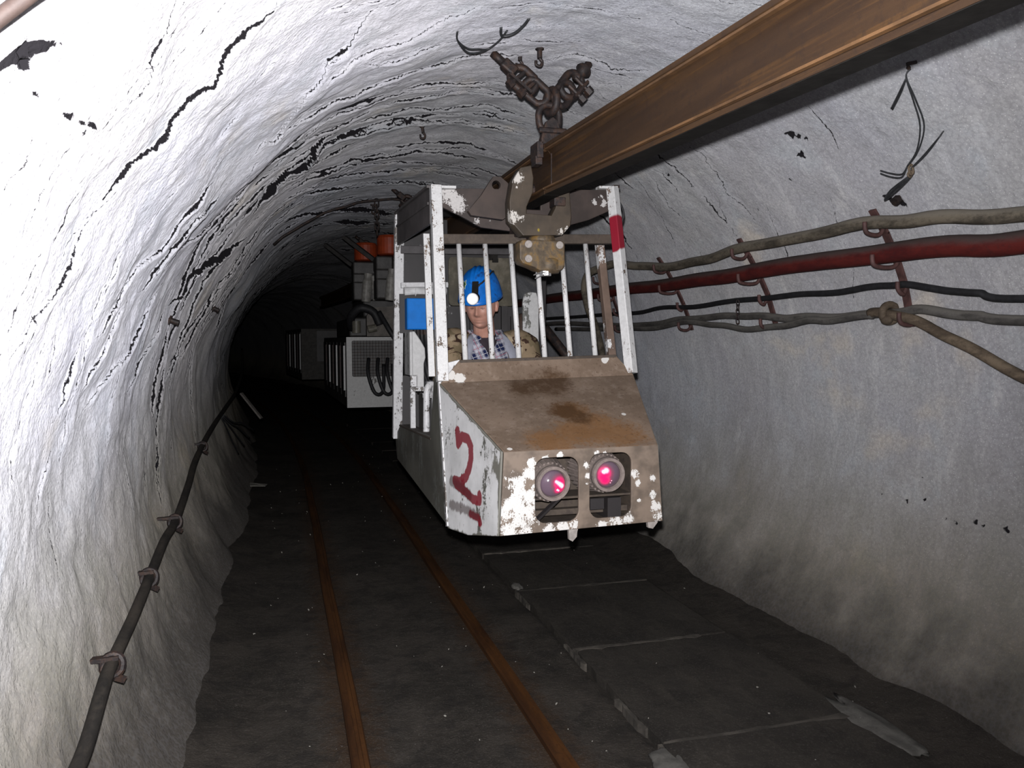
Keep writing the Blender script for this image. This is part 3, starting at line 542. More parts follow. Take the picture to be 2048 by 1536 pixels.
def run(name, pts, r, m, lab, cat):
    bm = bmesh.new(); pp = smoothpath(pts, 8)
    q = random.Random(name); pp = [p+Vector((0, 0, .004*math.sin(i*.55+q.random()*.3))) for i, p in enumerate(pp)]
    tube(bm, pp, r, 12)
    o = link_mesh(name, bm, m, smooth=True); return tag(o, lab, cat)
far = lambda x, z: [(x+BEND(y), y, z) for y in (9.5, 11.5, 14, 18)]
run('hose', [(2.75, 1.2, 1.95), (2.68, 1.9, 2.0), (2.66, 2.36, 2.035), (2.63, 2.67, 2.07), (2.62, 2.93, 2.09), (2.60, 3.24, 2.11), (2.61, 3.63, 2.10), (2.60, 4.08, 2.11), (2.62, 4.49, 2.09), (2.62, 4.82, 2.08), (2.61, 5.23, 2.09), (2.57, 5.56, 2.13), (2.50, 5.85, 2.16), (2.40, 6.05, 2.11), (2.38, 6.12, 2.0), (2.42, 6.15, 1.85), (2.50, 6.2, 1.70), (2.6, 6.3, 1.5), (2.72, 6.5, 1.2)], .030, HTAN, 'thick dusty tan hose, topmost on the right wall racks', 'hose')
run('water_pipe', [(2.72, 1.0, 1.92), (2.70, 1.8, 1.93), (2.69, 2.38, 1.935), (2.68, 2.72, 1.957), (2.67, 3.31, 1.972), (2.67, 4.19, 1.97), (2.67, 4.78, 1.965), (2.67, 5.51, 1.97), (2.66, 6.46, 1.98), (2.66, 7.75, 1.99)]+far(2.66, 2.0), .046, HRED, 'thick dusty red pipe along the right wall racks', 'pipe')
run('cable', [(2.83, 1.2, 1.70), (2.82, 2.49, 1.735), (2.81, 2.71, 1.765), (2.79, 3.02, 1.815), (2.78, 3.17, 1.83), (2.78, 3.45, 1.82), (2.79, 3.86, 1.82), (2.78, 4.35, 1.82), (2.79, 4.98, 1.805), (2.79, 5.59, 1.81), (2.80, 6.16, 1.79), (2.80, 7.31, 1.80)]+far(2.8, 1.8), .0165, HBLACK, 'thin black cable on the right wall below the red pipe', 'cable')
run('hose', [(2.86, 1.2, 1.6), (2.85, 2.51, 1.65), (2.84, 2.74, 1.67), (2.83, 3.0, 1.705), (2.83, 3.19, 1.70), (2.83, 3.51, 1.69), (2.83, 3.84, 1.695), (2.83, 4.11, 1.70), (2.82, 4.41, 1.72), (2.82, 4.76, 1.725), (2.82, 5.25, 1.72), (2.83, 5.67, 1.70), (2.84, 6.23, 1.69), (2.82, 7.9, 1.74)]+far(2.82, 1.72), .0225, HGREY, 'dusty grey hose, lowest level run on the right wall racks', 'hose')
run('hose', [(2.80, 3.30, 1.69), (2.79, 3.6, 1.675), (2.79, 3.83, 1.672), (2.80, 4.12, 1.645), (2.80, 4.44, 1.64), (2.80, 4.78, 1.67), (2.79, 5.17, 1.695), (2.79, 5.8, 1.66), (2.79, 6.6, 1.67), (2.79, 8., 1.68)], .019, HGREY, 'thinner grey hose sagging just below the lowest grey hose', 'hose')
run('hose', [(2.80, 3.32, 1.70), (2.80, 3.19, 1.695), (2.83, 3.01, 1.64), (2.85, 2.81, 1.55), (2.88, 2.54, 1.425), (2.90, 2.24, 1.30), (2.9, 1.9, 1.2)], .024, HBROWN, 'muddy brown hose slanting down from the nearest rack', 'hose')
for k, (yb, lab) in enumerate(((3.10, 'nearest rusty cable rack on the right wall'), (4.22, 'middle rusty cable rack on the right wall'), (5.25, 'rusty cable rack on the right wall just right of the cabin'), (6.4, 'farthest cable rack, seen through the cabin bars'))):
    t_ = thing('cable_rack', lab, 'rack', tuple(wallp(yb, 68, .03)), 'cable racks')
    P('rack_bar', lambda bm: prism_path(bm, [wallp(yb, a, .022) for a in (53, 57, 61, 65, 69, 71.5)], .040, .012), RACK, t_)
    for (hx, hz, rr) in ((2.61, 2.10, .030), (2.67, 1.97, .046), (2.785, 1.82, .017), (2.81, 1.69, .030)):
        def hk(bm):
            wz = hz-rr-.014; wx = CX0+math.sqrt(RAD**2-(wz-CZ0)**2)-.03; x0 = hx-rr-.012
            tube(bm, [(wx, yb-.01, wz+.03), (wx-.02, yb-.01, wz), ((wx+x0)/2, yb-.012, wz-.008), (x0+.01, yb-.014, wz), (x0-.004, yb-.014, wz+.02), (x0-.006, yb-.014, wz+.05)], .0105, 8, sm=4)
        P('hook', hk, RACK, t_, smooth=True)
tag(P('cable_tie', lambda bm: (link(bm, (2.81, 3.20, 1.697), (1, 0, .1), (0, 1, 0), .085, .080, .019, 8), ell(bm, (2.785, 3.19, 1.665), (.028, .03, .024), 12, 8)), HBROWN, smooth=True), 'brown tie lump where the slanting hose leaves the grey one', 'tie')
CH = DSTEEL
tag(P('hook_chain', lambda bm: [link(bm, (2.74, 4.42, 1.80-.028*i), (0, .15, 1), (1, 0, 0) if i % 2 else (0, 1, 0), .036, .02, .004, 6) for i in range(5)], CH, smooth=True), 'short thin chain hanging between the black cable and grey hose', 'chain')
# wires, bolts and stubs in the lining
WIRE = plain('bundled_wire', (.03, .032, .035), .3, .5, 30)
t_ = thing('hanging_wires', 'bundle of thin dark wires dangling from a bolt at upper right', 'wire', (2.2, 2.44, 2.55))
P('bolt_plate', lambda bm: (bar(bm, (2.175, 2.40, 2.555), (2.235, 2.43, 2.585), .035, .012), cyl(bm, (2.19, 2.43, 2.55), (2.25, 2.45, 2.60), .008, 8)), DSTEEL, t_)
for dx in (0, .012):
    P('wire', lambda bm: tube(bm, [(2.20+dx*.4, 2.43, 2.55), (2.20, 2.45, 2.525), (2.27+dx, 2.49, 2.46), (2.35+dx*1.6, 2.54, 2.385), (2.42+dx*.6, 2.63, 2.315), (2.44, 2.70, 2.27)], .0032, 6, sm=5), WIRE, t_, smooth=True)
    P('wire', lambda bm: tube(bm, [(2.20, 2.45, 2.52), (2.24, 2.52+dx, 2.49), (2.275-dx*.5, 2.60, 2.455+dx*.3)], .0032, 6, sm=4), WIRE, t_, smooth=True)
    P('wire', lambda bm: tube(bm, [(2.44, 2.70, 2.27), (2.46, 2.75, 2.25-dx), (2.45, 2.80, 2.262-dx*1.2), (2.44, 2.85, 2.283-dx)], .0028, 6, sm=4), WIRE, t_, smooth=True)
    P('wire', lambda bm: tube(bm, [(2.45, 2.69, 2.26), (2.43, 2.60-dx, 2.295), (2.40, 2.49-dx, 2.34+dx)], .0030, 6, sm=4), WIRE, t_, smooth=True)
    P('wire', lambda bm: tube(bm, [(2.45, 2.69, 2.26), (2.465, 2.70, 2.235), (2.50, 2.83, 2.19+dx), (2.52, 2.915, 2.172), (2.50, 2.86, 2.205-dx), (2.47, 2.73, 2.235)], .0030, 6, sm=5), WIRE, t_, smooth=True)
P('wire_knot', lambda bm: (link(bm, (2.45, 2.69, 2.255), (0, .3, 1), (1, 0, 0), .04, .02, .005, 6), link(bm, (2.455, 2.70, 2.24), (1, .3, 1), (0, 1, 0), .03, .02, .004, 6)), HBROWN, t_, smooth=True)
def stub(y, t0, ln, r, lab, hook=False):
    p = wallp(y, t0, -.02); d = Vector((CX0-p.x, 0, CZ0-p.z)).normalized(); e = p+d*(ln+.02)
    def f(bm):
        cyl(bm, p, e, r, 10); cyl(bm, p+d*(ln*.3), p+d*(ln*.3+.014), r*1.7, 6)
        if hook: tube(bm, [e, e+V(.012, 0, -.014), e+V(.004, 0, -.034), e+V(-.016, 0, -.03), e+V(-.018, 0, -.012)], r*.6, 8, sm=4)
    tag(P('roof_bolt', f, DSTEEL), lab, 'bolt')
stub(4.58, -70.3, .05, .016, 'short dark bolt stub sticking out of the left wall'); stub(6.19, -65.5, .04, .016, 'small far bolt stub on the left wall')
stub(4.97, -9.3, .04, .010, 'small hook bolt in the roof left of the chain hanger', True); stub(3.54, -.1, .045, .012, 'bent bolt stub in the roof between the hanger legs', True); stub(3.66, -1.9, .02, .010, 'ring hook in the roof beside the left hanger leg', True)
stub(2.95, 52.6, .05, .022, 'dark rag covered bolt above the tan hose'); stub(7.7, -9.6, .05, .014, 'far roof bolt above the second car', True)
t_ = thing('roof_wire', 'loop of dark wire slung from the roof near the top edge', 'wire', tuple(wallp(3.3, -9, .02)))
rp = lambda a, b, o: wallp(b, a, o)
for dz in (0, .012):
    P('wire_loop', lambda bm: tube(bm, [rp(-14.6, 3.22, .0), rp(-14.2, 3.29, .012), rp(-12.3, 3.375+dz, .03+dz), rp(-10.5, 3.40+dz, .034+dz), rp(-8.8, 3.43+dz, .034), rp(-7.6, 3.37+dz, .02), rp(-7.1, 3.30, .004)], .0042, 6, sm=5), WIRE, t_, smooth=True)
P('wire_loop', lambda bm: tube(bm, [rp(-8.2, 3.27, .0), rp(-7.6, 3.33, .014), rp(-6.2, 3.31, .018), rp(-5.3, 3.25, .012), rp(-5.0, 3.2, 0)], .0065, 6, sm=5), WIRE, t_, smooth=True)
tag(P('rib_rod', lambda bm: tube(bm, [wallp(7.35, a, .03) for a in np.linspace(-42, 8, 16)], .011, 8), DSTEEL, smooth=True), 'thin dark rod bent along the roof behind the cabin', 'rod')
tag(P('hook_chain', lambda bm: [link(bm, wallp(7.35, -10, .05)+V(0, 0, -.052*i), (0, .1, 1), (1, 0, 0) if i % 2 else (0, 1, 0), .075, .036, .007, 6) for i in range(6)], CH, smooth=True), 'small chain dangling from the roof rod left of the cabin', 'chain')
tag(P('pipe_end', lambda bm: tube(bm, [(-.48, 1.36, 1.965), (-.426, 1.36, 2.015), (-.363, 1.355, 2.072), (-.312, 1.35, 2.114), (-.22, 1.34, 2.18)], .012, 12, sm=4), plain('rusty_pipe', (.055, .036, .030), .3, .7), smooth=True), 'end of a rusty brown rod at the top left corner', 'rod')
# left-hand cable with its ties
lc = [(-.53, 1.6, .45), (-.53, 2.11, .47), (-.53, 2.34, .48), (-.54, 2.6, .52), (-.55, 2.8, .53), (-.55, 3.19, .55), (-.56, 3.68, .57), (-.57, 4.21, .60), (-.57, 4.65, .60), (-.58, 5.38, .67), (-.60, 6.05, .73), (-.61, 7.38, .79), (-.61, 9.42, .83), (-.64, 12.3, .85), (-.70, 15.5, 1.03), (-.76, 17, 1.4)]
t_ = thing('wall_cable', 'thick dark cable sagging along the left wall with tied clamps', 'cable', (-.55, 3, .54))
P('cable_sheath', lambda bm: tube(bm, lc, .021, 12, sm=6), hosemat('cable_sheath', (.020, .018, .016), (.05, .042, .034)), t_, smooth=True)
for (x, y, z) in ((-.545, 2.80, .53), (-.56, 3.66, .57), (-.57, 4.62, .60), (-.60, 6.6, .755)):
    P('cable_clamp', lambda bm: (link(bm, (x, y, z), (.1, .2, 1), (0, 1, 0), .066, .060, .012, 8), bar(bm, (x-.09, y, z+.02), (x+.02, y, z+.025), .03, .014), bar(bm, (x+.005, y-.01, z-.035), (x+.03, y+.01, z-.055), .022, .022)), DSTEEL, t_)
for k in range(4):
    P('loose_tail', lambda bm: tube(bm, [(-.60, 8.6+.1*k, .80), (-.56+.02*k, 8.65+.12*k, .70), (-.52+.03*k, 8.8+.15*k, .55+.04*k), (-.46+.05*k, 9.0+.2*k, .36+.06*k)], .008, 6, sm=4), HBLACK, t_, smooth=True)
# ------------------------------------------------------------------ the driver's cabin
R0 = V(1.17, 4.2, .78)
def rel(L): return [(x-R0.x, y-R0.y, z-R0.z, r) for x, y, z, r in L]
WHITE = chipped('chipped_white', (.66, .66, .67), (.060, .050, .042), .545, 11, .45)
WHITE2 = chipped('white_bars', (.68, .68, .68), (.10, .07, .05), .575, 24, .45, (1, 1, .5))
DARKPAINT = chipped('sooty_plate', (.22, .22, .22), (.013, .011, .0115), .36, 9, .55)
GRIME = plain('grimy_brown_steel', (.068, .051, .038), .35, .75, 13, 0, .4, dirt=(.045, .033, .026), dcov=.52)
SIDEG = chipped('grey_green_side', (.16, .165, .15), (.085, .083, .07), .45, 6, .6)
def hood_mat():
    t = NT('dusty_hood'); a = t.noise(5, 6, .65); b = t.noise(60, 4, .75); c = t.noise(20, 5, .7)
    col = t.mix(t.step(a, .35, .65), (.15, .108, .078), (.21, .155, .116)); col = t.mix(t.mul(t.step(c, .5, .7), .45), col, (.28, .225, .185))
    r = t.blobs(rel([(1.22, 3.30, 1.26, .10), (1.28, 3.18, 1.21, .13), (1.20, 3.12, 1.18, .14), (1.36, 3.10, 1.18, .14), (1.05, 3.07, 1.16, .12)]))
    col = t.mix(t.mul(t.step(t.add(r, t.add(t.mul(t.add(c, -.5), 1.6), t.mul(t.add(b, -.5), 1.2))), .25, .95), .7), col, (.19, .085, .022))
    d = t.blobs(rel([(1.08, 3.52, 1.36, .10), (1.19, 3.53, 1.37, .12), (1.25, 3.58, 1.39, .09), (1.20, 3.30, 1.26, .10), (1.24, 3.25, 1.24, .07)]))
    col = t.mix(t.mul(t.step(t.add(d, t.add(t.mul(t.add(c, -.5), 1.8), t.mul(t.add(b, -.5), .8))), .2, 1.05), .85), col, (.050, .023, .007))
    col = t.mix(t.mul(t.step(b, .56, .68), .55), col, (.055, .030, .016))
    v = t.voro(9); ring = t.step(t.math('ABSOLUTE', t.add(v, -.33)), .022, .006)
    col = t.mix(t.mul(t.mul(ring, t.step(a, .55, .62)), .35), col, (.09, .06, .045))
    w = t.step(t.add(t.blobs(rel([(1.52, 3.645, 1.47, .02), (1.535, 3.65, 1.478, .014), (.79, 3.60, 1.41, .035), (.745, 3.62, 1.42, .03), (.87, 3.57, 1.39, .02), (1.45, 3.25, 1.245, .012), (.86, 3.02, 1.15, .012)])), t.mul(t.add(b, -.5), .9)), .42, .52)
    col = t.mix(w, col, (.62, .60, .57))
    return t.out(col, .8, 0., t.bump(t.add(b, c), .35, .002), spec=.25)
HOOD = hood_mat()
def pxY3(px, py, r): return (.831+(px-1008)*.002147, 3.0, 1.138-(py-903.5)*.00205+ (px-1008)*.00205*-.049, r*.00215)
FRONTM = chipped('front_panel', (.70, .685, .66), (.115, .088, .068), .4, 34, .55, (1, 1, .7), blobs=rel([pxY3(*q) for q in ((1035, 965, 20), (1050, 1000, 34), (1018, 1015, 26), (1057, 945, 16), (1040, 1040, 30), (1018, 1058, 18), (1061, 928, 10), (1088, 917, 8), (1115, 910, 7), (1095, 1058, 13), (1122, 1052, 12), (1142, 1046, 9), (1165, 1066, 5), (1200, 1048, 9), (1230, 1044, 13), (1255, 1036, 11), (1270, 945, 9), (1273, 965, 6), (1276, 1000, 4), (1305, 955, 6), (1306, 990, 9), (1311, 1012, 11), (1317, 1034, 11), (1169, 930, 7), (1171, 950, 6), (1190, 904, 6), (1205, 904, 4), (1169, 965, 4))]))
def cham_mat():
    t = NT('white_chamfer_red_two'); v = t.scale(t.pos(), (1, 1, .4)); a = t.noise(12, 7, .72, v); b = t.noise(70, 4, .7); c = t.noise(5, 4); sc = t.noise(22, 5, .7, t.scale(t.pos(), (3, 3, .35)))
    col = t.mix(t.step(c, .3, .7), (.50, .50, .50), (.68, .68, .685)); col = t.mix(t.step(t.add(t.mul(a, .75), t.mul(b, .25)), .555, .59), col, (.10, .098, .085)); col = t.mix(t.mul(t.step(sc, .60, .68), .5), col, (.16, .155, .14))
    e = t.attr('edge'); col = t.mix(t.step(t.add(e, t.mul(t.add(a, -.5), 1.5)), .45, .6), col, (.15, .145, .125))
    s = t.attr('soot'); col = t.mix(t.mul(t.step(t.add(s, t.mul(t.add(sc, -.5), 1.4)), .35, .7), .75), col, (.11, .085, .08))
    r = t.attr('spray'); rm = t.step(t.add(r, t.mul(t.add(b, -.5), .7)), .32, .62); col = t.mix(t.mul(rm, .93), col, t.mix(t.mul(s, .7), (.20, .004, .016), (.085, .014, .018)))
    return t.out(col, .5, 0., t.bump(a, .2, .0015))
cab = thing('monorail_cabin', "white driver's cabin with rusty sloped hood hanging from the monorail", 'cabin', tuple(R0))
# lower body
FT, FB_ = [(.831, 1.138), (1.493, 1.139)], [(1.516, .820), (.813, .806)]
FPo = [FT[0], FT[1], FB_[0], FB_[1]]
P('front_panel', lambda bm: plate2d(FPo, [rrect(.958, .845, 1.143, 1.108, .045), rrect(1.190, .850, 1.374, 1.116, .045)], .012, 3.0), FRONTM, cab, bevel=.0025)
def chamfer(right):
    TL, TR = V(.700, 3.629, 1.382), V(.829, 3.004, 1.138); BR, B2, BL = V(.812, 3.004, .806), V(.752, 3.27, .752), V(.703, 3.463, .742)
    n, m_ = 72, 90; X = np.zeros((m_+1, n+1)); Y = X.copy(); Z = X.copy()
    for i in range(n+1):
        u = i/n; tp = TL.lerp(TR, u); bt = BL.lerp(B2, u/.45) if u < .45 else B2.lerp(BR, (u-.45)/.55)
        for j in range(m_+1):
            p = tp.lerp(bt, j/m_); X[j, i], Y[j, i], Z[j, i] = p
    uu, vv = np.meshgrid(np.arange(n+1)/n, np.arange(m_+1)/m_)
    U_ = (TR-TL).normalized()
    # the painted 2, laid out in the panel's own plane (metres along U from TL, height)
    st = [((.918, 868), (.920, 884))]
    if not right:
        s2 = [(.335, .30), (.325, .34), (.355, .315), (.46, .33), (.53, .40), (.545, .48), (.515, .555), (.44, .61), (.30, .63)]
    return X, Y, Z, uu, vv
def segd(px, py, L):
    d = np.full(px.shape, 9.)
    for (a, b), (c, e) in zip(L, L[1:]):
        vx, vy = c-a, e-b; t = np.clip(((px-a)*vx+(py-b)*vy)/(vx*vx+vy*vy+1e-9), 0, 1); d = np.minimum(d, np.hypot(px-a-t*vx, py-b-t*vy))
    return d
X, Y, Z, uu, vv = chamfer(False)
sY = (3.629-Y)                                                # distance along the panel; the brush strokes are given as (along, height)
two1 = [(.221, 1.18), (.235, 1.125), (.268, 1.161), (.325, 1.157), (.357, 1.126), (.362, 1.08), (.348, 1.033), (.319, .992), (.265, .962), (.215, .962)]
two2 = [(.235, .945), (.325, .930), (.40, .910), (.455, .914), (.452, .938)]
two3 = [(.376, .845), (.45, .843), (.469, .826)]
sp = np.maximum.reduce([np.clip(1.6-segd(sY, Z, two1)/.020, 0, 1), .95*np.clip(1.5-segd(sY, Z, two2)/.020, 0, 1), .75*np.clip(1.4-segd(sY, Z, two3)/.022, 0, 1)])
soot = np.clip(np.maximum(1.3-segd(sY, Z, [(.19, .955), (.26, .945), (.36, .92)])/.030, .85*(1.3-segd(sY, Z, [(.19, .85), (.32, .855), (.44, .85)])/.030)), 0, 1)
edge = np.clip(np.maximum(1-(1-uu)/.06, 1-vv/.05)*.8, 0, 1); edge = np.maximum(edge, np.clip(1-np.hypot((uu-.95)*2, (vv-.25)*1.2)/.4, 0, 1)*.7); edge = np.maximum(edge, np.clip((vv-.93)/.07, 0, 1)*.6)
CHM = cham_mat()
for a_ in (X, Y, Z): pass
o = grid_mesh('chamfer_panel', X-R0.x, Y-R0.y, Z-R0.z, {'spray': sp, 'soot': soot, 'edge': edge}, CHM); o.parent = cab; o['label'] = 'white angled panel with a hand-sprayed red 2'
sm = o.modifiers.new('solid', 'SOLIDIFY'); sm.thickness = .008; sm.offset = -1
P('chamfer_panel', lambda bm: prism(bm, [(1.657, 3.62, 1.405), (1.495, 3.004, 1.139), (1.517, 3.004, .82), (1.60, 3.25, .775), (1.665, 3.45, .77)], (-.006, .004, 0)), SIDEG, cab)
P('hood', lambda bm: prism(bm, [(.831, 3.0, 1.138), (1.493, 3.0, 1.139), (1.657, 3.60, 1.405), (.70, 3.615, 1.385)], (0, .004, -.012)), HOOD, cab, bevel=.004)
P('sill', lambda bm: prism(bm, [(.70, 3.605, 1.380), (1.657, 3.592, 1.402), (1.585, 3.652, 1.500), (.80, 3.662, 1.482)], (0, .02, -.004)), HOOD, cab, bevel=.004)
P('sill_cap', lambda bm: prism(bm, [(.80, 3.655, 1.484), (1.585, 3.645, 1.502), (1.585, 3.70, 1.500), (.80, 3.71, 1.480)], (0, 0, -.02)), GRIME, cab, bevel=.003)
P('corner_plate', lambda bm: (prism(bm, [(.705, 3.63, 1.384), (.80, 3.64, 1.40), (.80, 3.665, 1.484), (.742, 3.67, 1.47)], (0, .02, 0)),), WHITE, cab)
P('floor_pan', lambda bm: prism(bm, [(.703, 3.463, .746), (.752, 3.27, .756), (.813, 3.004, .806), (1.516, 3.004, .822), (1.60, 3.25, .778), (1.665, 3.45, .772), (1.66, 5.1, .83), (.70, 5.1, .82)], (0, 0, .012)), GRIME, cab)
sidep = [(3.463, .746), (3.629, 1.382), (3.655, 1.40), (3.78, 1.40), (3.90, 1.10), (4.95, 1.045), (5.16, .96), (5.10, .82)]
P('side_panel', lambda bm: prism(bm, [(.700, y, z) for y, z in sidep], (.012, 0, 0)), SIDEG, cab, bevel=.003)
P('side_panel', lambda bm: prism(bm, [(1.648, y, z+.02) for y, z in sidep], (.012, 0, 0)), SIDEG, cab, bevel=.003)
P('side_ledge', lambda bm: bar(bm, (.735, 3.88, 1.09), (.735, 4.97, 1.045), .075, .012), GRIME, cab, bevel=.003)
P('rear_lower_panel', lambda bm: bx(bm, (.70, 5.08, .82), (1.66, 5.10, 1.35)), DARKPAINT, cab)
P('edge_angle', lambda bm: (bar(bm, (.698, 3.467, .748), (.697, 3.632, 1.382), .012, .03)), WHITE, cab)
# lamp recess
P('lamp_box', lambda bm: (bx(bm, (.93, 3.30, .83), (1.41, 3.31, 1.13)), bx(bm, (.93, 3.02, .815), (1.41, 3.30, .828)), bx(bm, (.92, 3.02, .82), (.93, 3.30, 1.13)), bx(bm, (1.40, 3.02, .83), (1.41, 3.30, 1.13))), GRIME, cab)
P('lamp_shelf', lambda bm: (bx(bm, (.935, 3.06, .925), (1.405, 3.20, .935)), bx(bm, (.935, 3.10, .85), (1.405, 3.14, .875))), GRIME, cab, bevel=.003)
P('lamp_prop', lambda bm: bar(bm, (.975, 3.05, .845), (1.09, 3.08, .93), .022, .01), DARKPAINT, cab)
P('lamp_bracket', lambda bm: bx(bm, (1.205, 3.03, .88), (1.265, 3.05, .925)), DARKPAINT, cab)
P('ballast_box', lambda bm: bx(bm, (1.29, 3.05, .83), (1.35, 3.20, .92)), DARKPAINT, cab)
LAMPB = plain('lamp_housing', (.185, .150, .135), .2, .75, 40)
def lens_mat(name, c, hot, streak):
    t = NT(name); m = t.blobs(rel(c)); h = t.blobs(rel(hot)); col = t.mix(m, (.13, .09, .12), (.5, .01, .09))
    e = t.mix(h, (.62, .006, .11), (1, .70, .84))
    return t.out(col, .12, 0., None, e, t.add(t.mul(t.step(m, .3, .7), .75), t.mul(h, 1.6)), spec=.6)
for lx, lz, c, hot in ((1.043, .998, [(1.067, 3.012, 1.0, .030), (1.078, 3.014, .980, .024), (1.060, 3.012, .975, .018)], [(1.050+.006*k, 3.012, 1.008-.0042*k, .007+.0006*k) for k in range(6)]+[(1.056+.006*k, 3.012, .974-.004*k, .0045) for k in range(4)]),
                       (1.283, 1.022, [(1.260, 3.012, 1.030, .030), (1.262, 3.012, 1.004, .024), (1.255, 3.014, 1.016, .024)], [(1.267, 3.012, 1.042, .011), (1.258, 3.012, 1.038, .009), (1.290, 3.012, 1.0, .003), (1.286, 3.012, .990, .003)])):
    f0 = V(lx, 3.03, lz); ax = V(-.02, 1, .03).normalized()
    lamp = P('headlamp', lambda bm: (lathe(bm, f0, ax, [(.054, .0), (.058, -.012), (.070, -.012), (.073, .0), (.071, .02), (.080, .05), (.092, .10), (.096, .20), (.05, .24)], 32)), LAMPB, cab, smooth=False)
    P('cooling_rib', lambda bm: [bar(bm, f0+ax*.03+Vector((.074*math.cos(a), 0, .074*math.sin(a))), f0+ax*.19+Vector((.101*math.cos(a), 0, .101*math.sin(a))), .008, .014, (math.cos(a), 0, math.sin(a))) for a in np.linspace(0, 2*math.pi, 26, endpoint=False)], LAMPB, lamp)
    P('lens', lambda bm: lathe(bm, f0, -ax, [(.0, .022), (.02, .021), (.036, .016), (.048, .007), (.054, .001), (.054, -.004)][::-1], 28), lens_mat('red_lens', c, hot, 0), lamp, smooth=True, label='round lens half lit red')
for x in (1.128, 1.487):
    P('under_bracket', lambda bm: prism(bm, [(x-.022, 3.02, .83), (x+.026, 3.02, .83), (x+.016, 3.02, .795), (x+.014, 3.02, .775), (x-.004, 3.02, .757), (x-.018, 3.02, .765)] if x < 1.3 else [(x-.03, 3.02, .83), (x+.02, 3.02, .83), (x+.016, 3.02, .81), (x-.005, 3.02, .785), (x-.026, 3.02, .79)], (0, .018, 0)), plain('bare_bracket', (.30, .27, .25), .3, .7), cab)
# windscreen frame
RED = ((.26, .010, .026), rel([(1.637, 3.765, 2.13, .072), (1.637, 3.76, 2.08, .060), (1.62, 3.75, 2.06, .05)]))
WHITER = chipped('white_post_red_band', (.68, .68, .68), (.105, .072, .055), .57, 10, .5, (1, 1, .3), over=RED)
pl = (V(.712, 3.63, 1.385), V(.722, 3.81, 2.31)); pr = (V(1.650, 3.61, 1.41), V(1.632, 3.81, 2.345))
P('front_post', lambda bm: (bar(bm, pl[0], pl[1], .052, .05, (0, 1, 0))), WHITE2, cab, bevel=.004)
P('front_post', lambda bm: (bar(bm, pr[0], pr[1], .048, .048, (-.62, 1, 0))), WHITER, cab, bevel=.004)
P('door_post', lambda bm: bar(bm, (.700, 3.84, 1.40), (.700, 3.955, 2.10), .03, .018, (0, 1, 0)), WHITE2, cab)
PEEL = chipped('peeling_post', (.70, .70, .70), (.105, .072, .055), .40, 18, .6, (1, 1, .35), blobs=rel([(1.63, 3.97, 2.07, .05), (1.62, 3.96, 2.0, .05), (1.63, 3.92, 1.88, .012), (1.63, 3.86, 1.64, .035), (1.63, 3.83, 1.55, .04)]))
P('door_post', lambda bm: bar(bm, (1.628, 3.80, 1.47), (1.625, 3.97, 2.10), .040, .04, (0, 1, 0)), PEEL, cab, bevel=.003)
P('crossbar', lambda bm: bar(bm, (.72, 3.795, 2.056), (1.632, 3.795, 2.083), .05, .046), GRIME, cab, bevel=.003)
for k in range(6):
    a, b = V(.828+.1298*k, 3.79, 2.045+.0035*k), V(.831+.1308*k, 3.672, 1.478+.0035*k)
    P('bar', lambda bm: cyl(bm, a, b, .0128, 12), WHITE2, cab, smooth=True)
FASC = chipped('fascia_plate', (.55, .53, .52), (.030, .021, .018), .36, 24, .6, (1, 1, .8), blobs=rel([(.80, 3.86, 2.28, .05), (.83, 3.86, 2.24, .045), (.87, 3.86, 2.215, .03), (.76, 3.86, 2.29, .03), (.93, 3.86, 2.16, .022), (1.0, 3.86, 2.155, .014), (1.55, 3.86, 2.275, .018), (1.60, 3.86, 2.27, .02), (1.585, 3.86, 2.31, .016), (1.63, 3.86, 2.25, .012), (1.64, 3.86, 2.3, .01)]))
P('suspension_plate', lambda bm: plate2d([(.745, 2.308)]+[(1.145, 2.323), (1.145, 2.225), (1.262, 2.225), (1.262, 2.327)]+[(1.655, 2.342), (1.655, 2.245), (1.52, 2.185), (1.40, 2.150), (1.25, 2.125), (1.10, 2.115), (.955, 2.128), (.83, 2.19), (.745, 2.225)], [], .02, 3.85), FASC, cab, bevel=.003)
P('top_rail', lambda bm: (bar(bm, (.70, 3.825, 2.305), (.82, 3.835, 2.31), .05, .012), bar(bm, (1.56, 3.83, 2.345), (1.66, 3.83, 2.348), .05, .012)), WHITE2, cab)
DROOF = plain('dark_roof_sheet', (.055, .050, .052), .35, .6, 8, 0, .4)
P('roof_panel', lambda bm: prism(bm, [(.71, 3.87, 2.295), (1.14, 3.87, 2.31), (1.14, 5.0, 2.355), (.71, 5.0, 2.34)], (0, 0, .01)), DROOF, cab)
P('roof_panel', lambda bm: prism(bm, [(1.265, 3.87, 2.315), (1.65, 3.87, 2.33), (1.65, 5.0, 2.375), (1.265, 5.0, 2.36)], (0, 0, .01)), DROOF, cab)
P('roof_side', lambda bm: (prism(bm, [(.698, 3.84, 2.305), (.698, 4.99, 2.352), (.698, 4.99, 2.16), (.698, 3.84, 2.135)], (.012, 0, 0)), bar(bm, (.694, 3.86, 2.235), (.694, 4.97, 2.275), .006, .012), bar(bm, (.70, 3.84, 2.312), (.70, 4.99, 2.358), .03, .012)), plain('sooty_side_sheet', (.075, .066, .066), .3, .6, 10), cab)
P('roof_side', lambda bm: prism(bm, [(1.64, 3.84, 2.335), (1.64, 4.99, 2.382), (1.64, 4.99, 2.31), (1.64, 3.84, 2.265)], (.012, 0, 0)), plain('sooty_side_sheet', (.075, .066, .066), .3, .6, 10), cab)
P('rear_post', lambda bm: bar(bm, (.703, 5.10, .95), (.715, 4.98, 2.35), .058, .05, (0, 1, 0)), WHITE, cab, bevel=.004)
